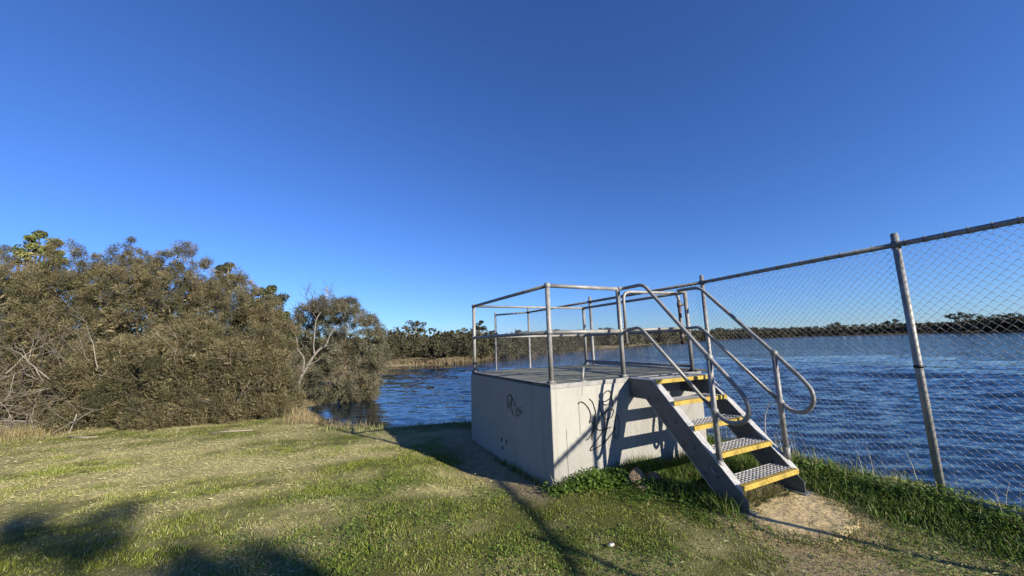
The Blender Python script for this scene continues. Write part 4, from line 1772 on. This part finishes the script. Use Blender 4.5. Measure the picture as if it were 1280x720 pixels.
def bleached(pxs, r0, r1, dy=0):
    P = [at(x, y, YB + dy * i / len(pxs)) for i, (x, y) in enumerate(pxs)]
    n_ = len(P)
    P2 = catmull3(P)
    m = len(P2)
    return P2, [r0 + (r1 - r0) * i / (m - 1) for i in range(m)]


def catmull3(P, seg=4):
    P = [P[0] * 2 - P[1]] + list(P) + [P[-1] * 2 - P[-2]]
    out = []
    for i in range(1, len(P) - 2):
        for j in range(seg):
            t = j / seg
            a, b, c, d = P[i - 1:i + 3]
            out.append(.5 * (2 * b + (c - a) * t + (2 * a - 5 * b + 4 * c - d) * t * t + (3 * b - a - 3 * c + d) * t ** 3))
    out.append(P[-2])
    return out


b_ = MB()
for pxs, r0, r1, dy in (([(372, 488), (375, 474), (383, 460), (390, 448), (398, 438), (408, 431)], .22, .10, .4),
                        ([(378, 466), (380, 455), (379, 446), (372, 436), (371, 424), (367, 415), (363, 410)], .11, .04, -.3),
                        ([(393, 443), (392, 432), (393, 420), (394, 408), (396, 398), (401, 390)], .10, .035, .6),
                        ([(384, 458), (392, 453), (398, 450), (400, 446)], .06, .02, .3),
                        ([(408, 431), (412, 420), (417, 412), (424, 405)], .08, .025, .8),
                        ([(371, 441), (362, 443), (352, 449), (348, 453)], .05, .02, -.2),
                        ([(370, 478), (367, 470), (364, 463)], .05, .02, 0),
                        ([(373, 436), (377, 437), (379, 432), (376, 427), (385, 427)], .035, .015, 0)):
    P2, rs = bleached(pxs, r0 * .36, r1 * .62, dy)
    b_.tube(P2, rs, 8)
b_.build('trunk', M_grey, pb)
b_ = MB()
rd = random.Random(5)
for k in range(26):                                 # fine bare twigs at the top
    p0 = at(rd.uniform(372, 432), rd.uniform(376, 402), 20 + rd.uniform(-.5, 1))
    limb(b_, p0, (rd.uniform(-.7, .5), 0, 1), rd.uniform(.5, 1.0), .02, 2, rd, .3, (2, 3), 4)
b_.build('bare_twigs', M_bark, pb)['kind'] = 'stuff'
# its foliage: a drooping mass down to the water
lob = []
for (px, py, Y, rx, rz) in ((395, 400, 21.5, 1.3, .9), (425, 398, 21.5, 1.3, .9), (450, 412, 22, 1.3, 1.0), (462, 430, 22, 1.0, 1.0), (440, 440, 21.5, 1.5, 1.3), (410, 430, 22.5, 1.4, 1.4), (375, 415, 22.5, 1.2, 1.1),
                            (445, 470, 21, 1.3, 1.1), (420, 475, 20.6, 1.2, 1.0), (460, 465, 21.5, .9, 1.2), (400, 478, 20.8, 1.0, .9), (448, 488, 20.9, 1.0, .55), (415, 492, 20.4, 1.0, .5), (362, 430, 22, .8, 1.2), (432, 384, 22.2, .8, .5), (407, 384, 22.2, .8, .55), (440, 418, 22.5, 1.2, 1.0), (400, 416, 23, 1.3, 1.0), (380, 398, 23, 1.1, .8), (368, 445, 22.5, 1.1, 1.2), (425, 415, 23, 1.2, .9), (458, 446, 22, 1.0, 1.0), (385, 460, 22, 1.1, 1.0), (430, 455, 21.6, 1.2, 1.0), (352, 425, 23, 1.2, 1.3), (350, 465, 22, 1.1, 1.2), (470, 448, 23.5, .9, 1.1), (446, 402, 22.6, 1.1, .8), (462, 416, 23, 1.0, .9), (385, 425, 23.5, 1.2, 1.0)):
    p = at(px, py, Y) - pb.location
    lob.append((p.x, p.y, p.z, rx, rx * .9, rz))
lob = np.array(lob)
P, Nn = shell_points(np.array(lob) + np.array([0, 0, 5, 0, 0, 0]), 105, 77, .5)
P[:, 2] -= 5
hole = fbm(P[:, 0] * 1.3, P[:, 2] * 1.3 + P[:, 1] * .5, 79, 3)
keep = hole > .24 + .13 * sstep(2.6, 3.8, P[:, 2])
P, Nn = P[keep], Nn[keep]
V, T, C = sprigs(P, np.array([.22, .3, .38]), Nn * .5, 70, .20, .030, GREYOL, 78, .8, droop=.55, cvar=.4)
mesh_obj('crown', np_mesh('crown', V, T, C), M_leaf, pb)


def reeds(name, pts, n, h, colr, label, seed, w=.012):
    rr = np.random.default_rng(seed)
    pts = np.array(pts, float)
    i = rr.integers(0, len(pts) - 1, n)
    q = pts[i] + (pts[i + 1] - pts[i]) * rr.uniform(0, 1, (n, 1))
    q[:, :2] += rr.normal(0, 1, (n, 2)) * pts[i][:, 2:3]
    x, y = q[:, 0], q[:, 1]
    d = lake_sd(x, y)
    k = (d > -.35) & (rr.uniform(0, 1, n) < .3 + 1.1 * fbm(x * 1.1, y * 1.1, seed))
    x, y = x[k], y[k]
    z = np.maximum(terrain_z(x, y), WL - .05)
    m = len(x)
    c = np.array(colr) * rr.uniform(.6, 1.35, (m, 1)) + rr.normal(0, .015, (m, 3))
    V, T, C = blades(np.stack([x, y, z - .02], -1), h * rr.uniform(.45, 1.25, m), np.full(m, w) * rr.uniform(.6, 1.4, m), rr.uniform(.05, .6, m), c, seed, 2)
    o = mesh_obj(name, np_mesh(name, V, T, C), M_grass)
    return tag(o, label, 'reeds', kind='stuff')


DRY = (.40, .32, .17)
reeds('dry_sedge', [(-4.9, 8.8, .25), (-4.3, 8.7, .22), (-3.6, 8.5, .2), (-3.0, 8.2, .12)], 1500, .2, DRY, 'dry golden sedge at the pool edge behind the lawn', 301, .008)
reeds('dry_sedge', [(-6.0, 10.8, .3), (-5.4, 10.0, .3), (-4.9, 9.4, .3)], 900, .30, DRY, 'dry golden reeds between the thicket and the dark pool', 302, .01)
reeds('dry_grass', [(-12.5, 7.9, .3), (-11, 7.7, .3), (-9.6, 7.75, .22)], 4200, .22, (.40, .33, .16), 'pale dry grass beneath the dead branch heap', 303, .008)
reeds('dry_sedge', [(-9.0, 24, .4), (-9.7, 26, .5), (-11, 29.5, .6)], 5000, .75, DRY, 'golden reeds where the paperbark meets the lake', 304, .03)
reeds('far_sedge', [(-17.5, 44, 1), (-21, 51.5, .9), (-18, 57.5, .9), (-10.5, 57.8, .9), (-8.2, 63, 1.0), (-.6, 82.5, 1.4), (13, 118, 2), (27, 119, 2.5)], 22000, .5, (.30, .245, .145), 'long tan belt of dry sedge along the far bank', 305, .12)

# ------------------------------------------------------------------ far bank trees
GB = 'olive paperbarks along the far bank'
FARC = np.array([[.092, .092, .048], [.11, .105, .056], [.075, .078, .040], [.125, .118, .064]])


def bank_tree(px, Y, top_px, half_px, label, seed, cols=FARC, **k):
    kw = dict(crown_frac=.95, nclump=44, n_per=60, size=.34, cr=.34, dense=True, squash=.85, cat='tree', group=GB, bark=M_bark, base_px=450, trunk_r=.16)
    kw.update(k)
    return gum('bank_tree', px, Y, top_px, half_px, label, seed, cols, **kw)


bank_tree(490, 63, 417, 22, 'olive bank tree half hidden behind the drooping paperbark foliage', 401)
bank_tree(520, 66, 416, 22, 'olive bank tree below the open grey gum crown', 402)
bank_tree(555, 66, 421, 20, 'olive bank tree behind the lone waterside tree', 403)
bank_tree(577, 64, 421, 18, 'darker olive bank tree beside the lone waterside tree', 404, cols=FARC * .7)
bank_tree(600, 68, 424, 18, 'olive bank tree beneath the tall dark gum', 405)
bank_tree(632, 74, 424, 22, 'olive bank tree seen through the far end of the fence', 406)
bank_tree(662, 84, 420, 20, 'olive bank tree at the far fence corner post', 407)
bank_tree(690, 98, 421, 18, 'olive bank tree behind the rail corner post', 408)
bank_tree(712, 108, 420, 16, 'olive bank tree just past the rail corner post', 409)
bank_tree(734, 120, 420, 15, 'olive bank tree behind the deck corner post over the water', 410)
t_ = bank_tree(546, 57.6, 427, 17, 'lone round-crowned tree with a bare trunk standing at the water on the far bank', 411, crown_frac=.72, group=None, zb=-1.15, trunk_r=.22, dense=False)
gum('gum_tree', 519, 92, 401, 15, 'tall open grey gum crown above the far bank trees', 421, cols=GUM * .8, nclump=14, n_per=70, size=.5, cr=.34, crown_frac=.45, base_px=450, squash=.6)
gum('gum_tree', 600, 90, 401, 8, 'tall narrow dark gum standing behind the deck railing', 422, cols=DARKG, nclump=10, n_per=80, size=.5, cr=.5, crown_frac=.6, base_px=450)
gum('gum_tree', 697, 150, 412, 8, 'slim gum crown behind the rail corner post', 423, cols=DARKG * 1.3, nclump=10, n_per=60, size=.8, cr=.42, crown_frac=.6, base_px=440)
gum('gum_tree', 718, 150, 414, 5, 'small dark round gum crown between the rail posts', 424, cols=DARKG, nclump=8, n_per=60, size=.8, cr=.5, crown_frac=.6, base_px=440)
gum('gum_tree', 758, 170, 410, 16, 'wide gum crown on the far shore left of the white house', 425, cols=FARC, nclump=20, n_per=80, size=.9, cr=.36, crown_frac=.8, base_px=438)
gum('gum_tree', 798, 175, 411, 14, 'wide gum crown above the white house across the lake', 426, cols=FARC, nclump=18, n_per=80, size=.9, cr=.36, crown_frac=.8, base_px=438)
gum('gum_tree', 835, 200, 413, 16, 'broad dome-shaped gum on the far point across the lake', 427, cols=FARC * 1.1, nclump=22, n_per=90, size=1.0, cr=.34, crown_frac=.85, base_px=434)


# far woods: masses of crowns that cannot be told apart
def wood(name, path, n, hlo, hhi, depth, colr, label, seed, size=1.0, n_per=14):
    rr = np.random.default_rng(seed)
    path = np.array(path, float)
    seg = np.hypot(*(path[1:, :2] - path[:-1, :2]).T)
    i = rr.choice(len(seg), n, p=seg / seg.sum())
    q = path[i] + (path[i + 1] - path[i]) * rr.uniform(0, 1, (n, 1))
    away = q[:, :2] / np.linalg.norm(q[:, :2], axis=1)[:, None]
    back = rr.uniform(0, depth, n)
    xy = q[:, :2] + away * back[:, None]
    lump = fbm(xy[:, 0] / (size * 9), xy[:, 1] / (size * 9), seed)
    hh = (hlo + (hhi - hlo) * sstep(.25, .75, lump)) * rr.uniform(.8, 1.15, n)
    t = rr.uniform(0, 1, n) ** .7
    zb = np.maximum(terrain_z(xy[:, 0], xy[:, 1]), WL)
    C = np.stack([xy[:, 0], xy[:, 1], zb + hh * t], -1)
    V, T, Cc = leaves(C, size * rr.uniform(1.0, 2.2, n), n_per, size * 1.1, colr, seed + 1, aspect=.7, squash=.7)
    o = mesh_obj(name, np_mesh(name, V, T, Cc), M_leaf)
    return tag(o, label, 'wood', kind='stuff')


wood('far_wood', [(-30, 46), (-27, 58), (-14, 69), (-10, 74), (-2, 92), (10, 122), (24, 130), (40, 150)], 2800, 2.8, 4.9, 14, FARC * .85, 'low olive wood filling the far bank behind the sedge', 501, .55)
wood('far_wood', [(36, 140), (62, 180), (104, 236)], 1000, 4.5, 6.5, 25, FARC * .9, 'wooded far point beyond the water behind the deck', 502, 1.0)
wood('far_wood', [(102, 236), (195, 345), (305, 396), (356, 314), (322, 226), (312, 120)], 4200, 6.0, 8.2, 30, FARC * .62, 'long dark wooded shore across the lake behind the fence', 503, 1.3)
gum('gum_tree', 1046, 420, 403, 9, 'rounded gum rising over the dark far shore left of the bare fence post', 431, cols=DARKG, nclump=12, n_per=50, size=1.8, cr=.42, crown_frac=.8, base_px=418, bark=M_bark)
gum('gum_tree', 1118, 360, 399, 9, 'dark rounded gum on the far shore seen beside the fence post', 432, cols=DARKG, nclump=12, n_per=50, size=1.8, cr=.42, crown_frac=.8, base_px=416, bark=M_bark)
gum('gum_tree', 1202, 262, 391, 12, 'flat-topped spreading gum highest on the far shore', 433, cols=DARKG, nclump=12, n_per=60, size=1.2, cr=.36, crown_frac=.4, base_px=414, bark=M_bark, squash=.4)
gum('gum_tree', 1225, 262, 395, 16, 'dense dome gum next to the flat-topped gum on the far shore', 434, cols=DARKG * 1.1, nclump=18, n_per=60, size=1.2, cr=.36, crown_frac=.85, base_px=414, bark=M_bark)
gum('gum_tree', 1264, 250, 392, 14, 'layered gum on the far shore at the open end of the fence view', 435, cols=DARKG, nclump=14, n_per=60, size=1.2, cr=.36, crown_frac=.5, base_px=413, bark=M_bark, squash=.45)

# white house across the lake
c = at(795, 428, 196)
hz_ = max(gz(c.x, c.y), WL) + .3
hs = empty('lake_house', (c.x, c.y, hz_), 'small white house among the gums across the lake', 'house')
MB().box(c.x - 1.5, c.x + 1.5, c.y - 3, c.y + 3, hz_ - .6, hz_ + 1.5).build('wall', M_roof, hs)
MB().prism([(c.x - 1.8, c.y - 3.3, hz_ + 1.5), (c.x + 1.8, c.y - 3.3, hz_ + 1.5), (c.x, c.y - 3.3, hz_ + 2.4)], (0, 6.6, 0)).build('roof', M_redroof, hs)
for k in (-.8, .7):
    MB().box(c.x + k - .3, c.x + k + .3, c.y - 3.05, c.y - 3.0, hz_ + .4, hz_ + 1.1).build('window', M_black, hs)

# lattice pylon beyond the trees
c = at(405.5, 434, 420)
pz0 = gz(c.x, c.y)
ptop = at(405.5, 358, 420).z
py_ = empty('power_pylon', (c.x, c.y, pz0), 'faint steel lattice power pylon above the paperbark twigs', 'pylon')
b_ = MB()
hb = 3.4
lv = [pz0 + (ptop - pz0) * k for k in (0, .25, .45, .62, .76, .88, 1.0)]
wd_ = [3.6, 2.7, 2.0, 1.5, 1.2, 1.0, .5]
for s in ((-1, -1), (1, -1), (1, 1), (-1, 1)):
    b_.tube([(c.x + s[0] * w, c.y + s[1] * w, z) for w, z in zip(wd_, lv)], .16, 4)
for i in range(len(lv) - 1):
    for s in (-1, 1):
        b_.tube([(c.x - wd_[i], c.y + s * wd_[i], lv[i]), (c.x + wd_[i + 1], c.y + s * wd_[i + 1], lv[i + 1])], .09, 4)
        b_.tube([(c.x + wd_[i], c.y + s * wd_[i], lv[i]), (c.x - wd_[i + 1], c.y + s * wd_[i + 1], lv[i + 1])], .09, 4)
b_.build('tower', M_pylon, py_)
for z in lv[3:6]:
    MB().tube([(c.x - 5.5, c.y, z + .5), (c.x, c.y, z + 1.0), (c.x + 5.5, c.y, z + .5)], .15, 4).build('cross_arm', M_pylon, py_)

# ------------------------------------------------------------------ trees behind the viewer that shade the lawn
SD = np.array([SUN.x, SUN.y, SUN.z])


def shade_tree(base, clumps, label, seed):
    """tree up-sun of the lawn; each clump (gx, gy, r, up) is given by the lawn patch it shades"""
    bx, by = base
    z0 = gz(bx, by)
    t = empty('shade_tree', (bx, by, z0), label, 'tree')
    rr = np.random.default_rng(seed)
    cen, rad = [], []
    for gx, gy, r, n in clumps:
        hd = np.array([SUN.x, SUN.y]) / math.hypot(SUN.x, SUN.y)
        k = (np.array([bx, by]) - np.array([gx, gy])) @ hd          # plan distance to the crown
        for j in range(n):
            dk = k + rr.normal(0, .25)
            cen.append((gx + hd[0] * dk - bx + rr.normal(0, r * .4), gy + hd[1] * dk - by + rr.normal(0, r * .4), dk * math.tan(SUN_EL) - z0 + rr.normal(0, r * .35)))
            rad.append(r * rr.uniform(.5, .9))
    cen = np.array(cen)
    V, T, C = leaves(cen, np.array(rad) * 1.1, 52, .11, GUM, seed + 1)
    mesh_obj('crown', np_mesh('crown', V, T, C), M_leaf, t)
    b_ = MB()
    o0 = Vector((bx, by, z0))
    fork = Vector((0, 0, 1.9))
    b_.tube([o0 - Vector((0, 0, .2)), o0 + fork * .5 + Vector((.05, .03, 0)), o0 + fork], [.15, .12, .10], 9)
    for e in cen[::2]:
        e = Vector(e)
        b_.tube([o0 + fork, o0 + fork.lerp(e, .5) + Vector((0, 0, .15)), o0 + e], [.05, .03, .008], 5)
    b_.build('trunk', M_bark, t)
    return t


shade_tree((10.2, -8.9), [(-4.55, 3.6, .30, 4), (-4.9, 3.95, .2, 2), (-3.3, 3.1, .26, 3), (-3.7, 3.5, .22, 3), (-4.15, 3.9, .18, 2)],
           'leafy tree behind the viewer casting the columnar shadows on the lawn corner', 601)
shade_tree((10.6, -7.6), [(-2.45, 2.95, .24, 3), (-2.1, 3.05, .26, 3), (-1.75, 3.05, .26, 3), (-1.5, 2.85, .24, 3), (-2.0, 2.7, .3, 4)],
           'second leafy tree behind the viewer casting the wide shadow on the near lawn', 602)
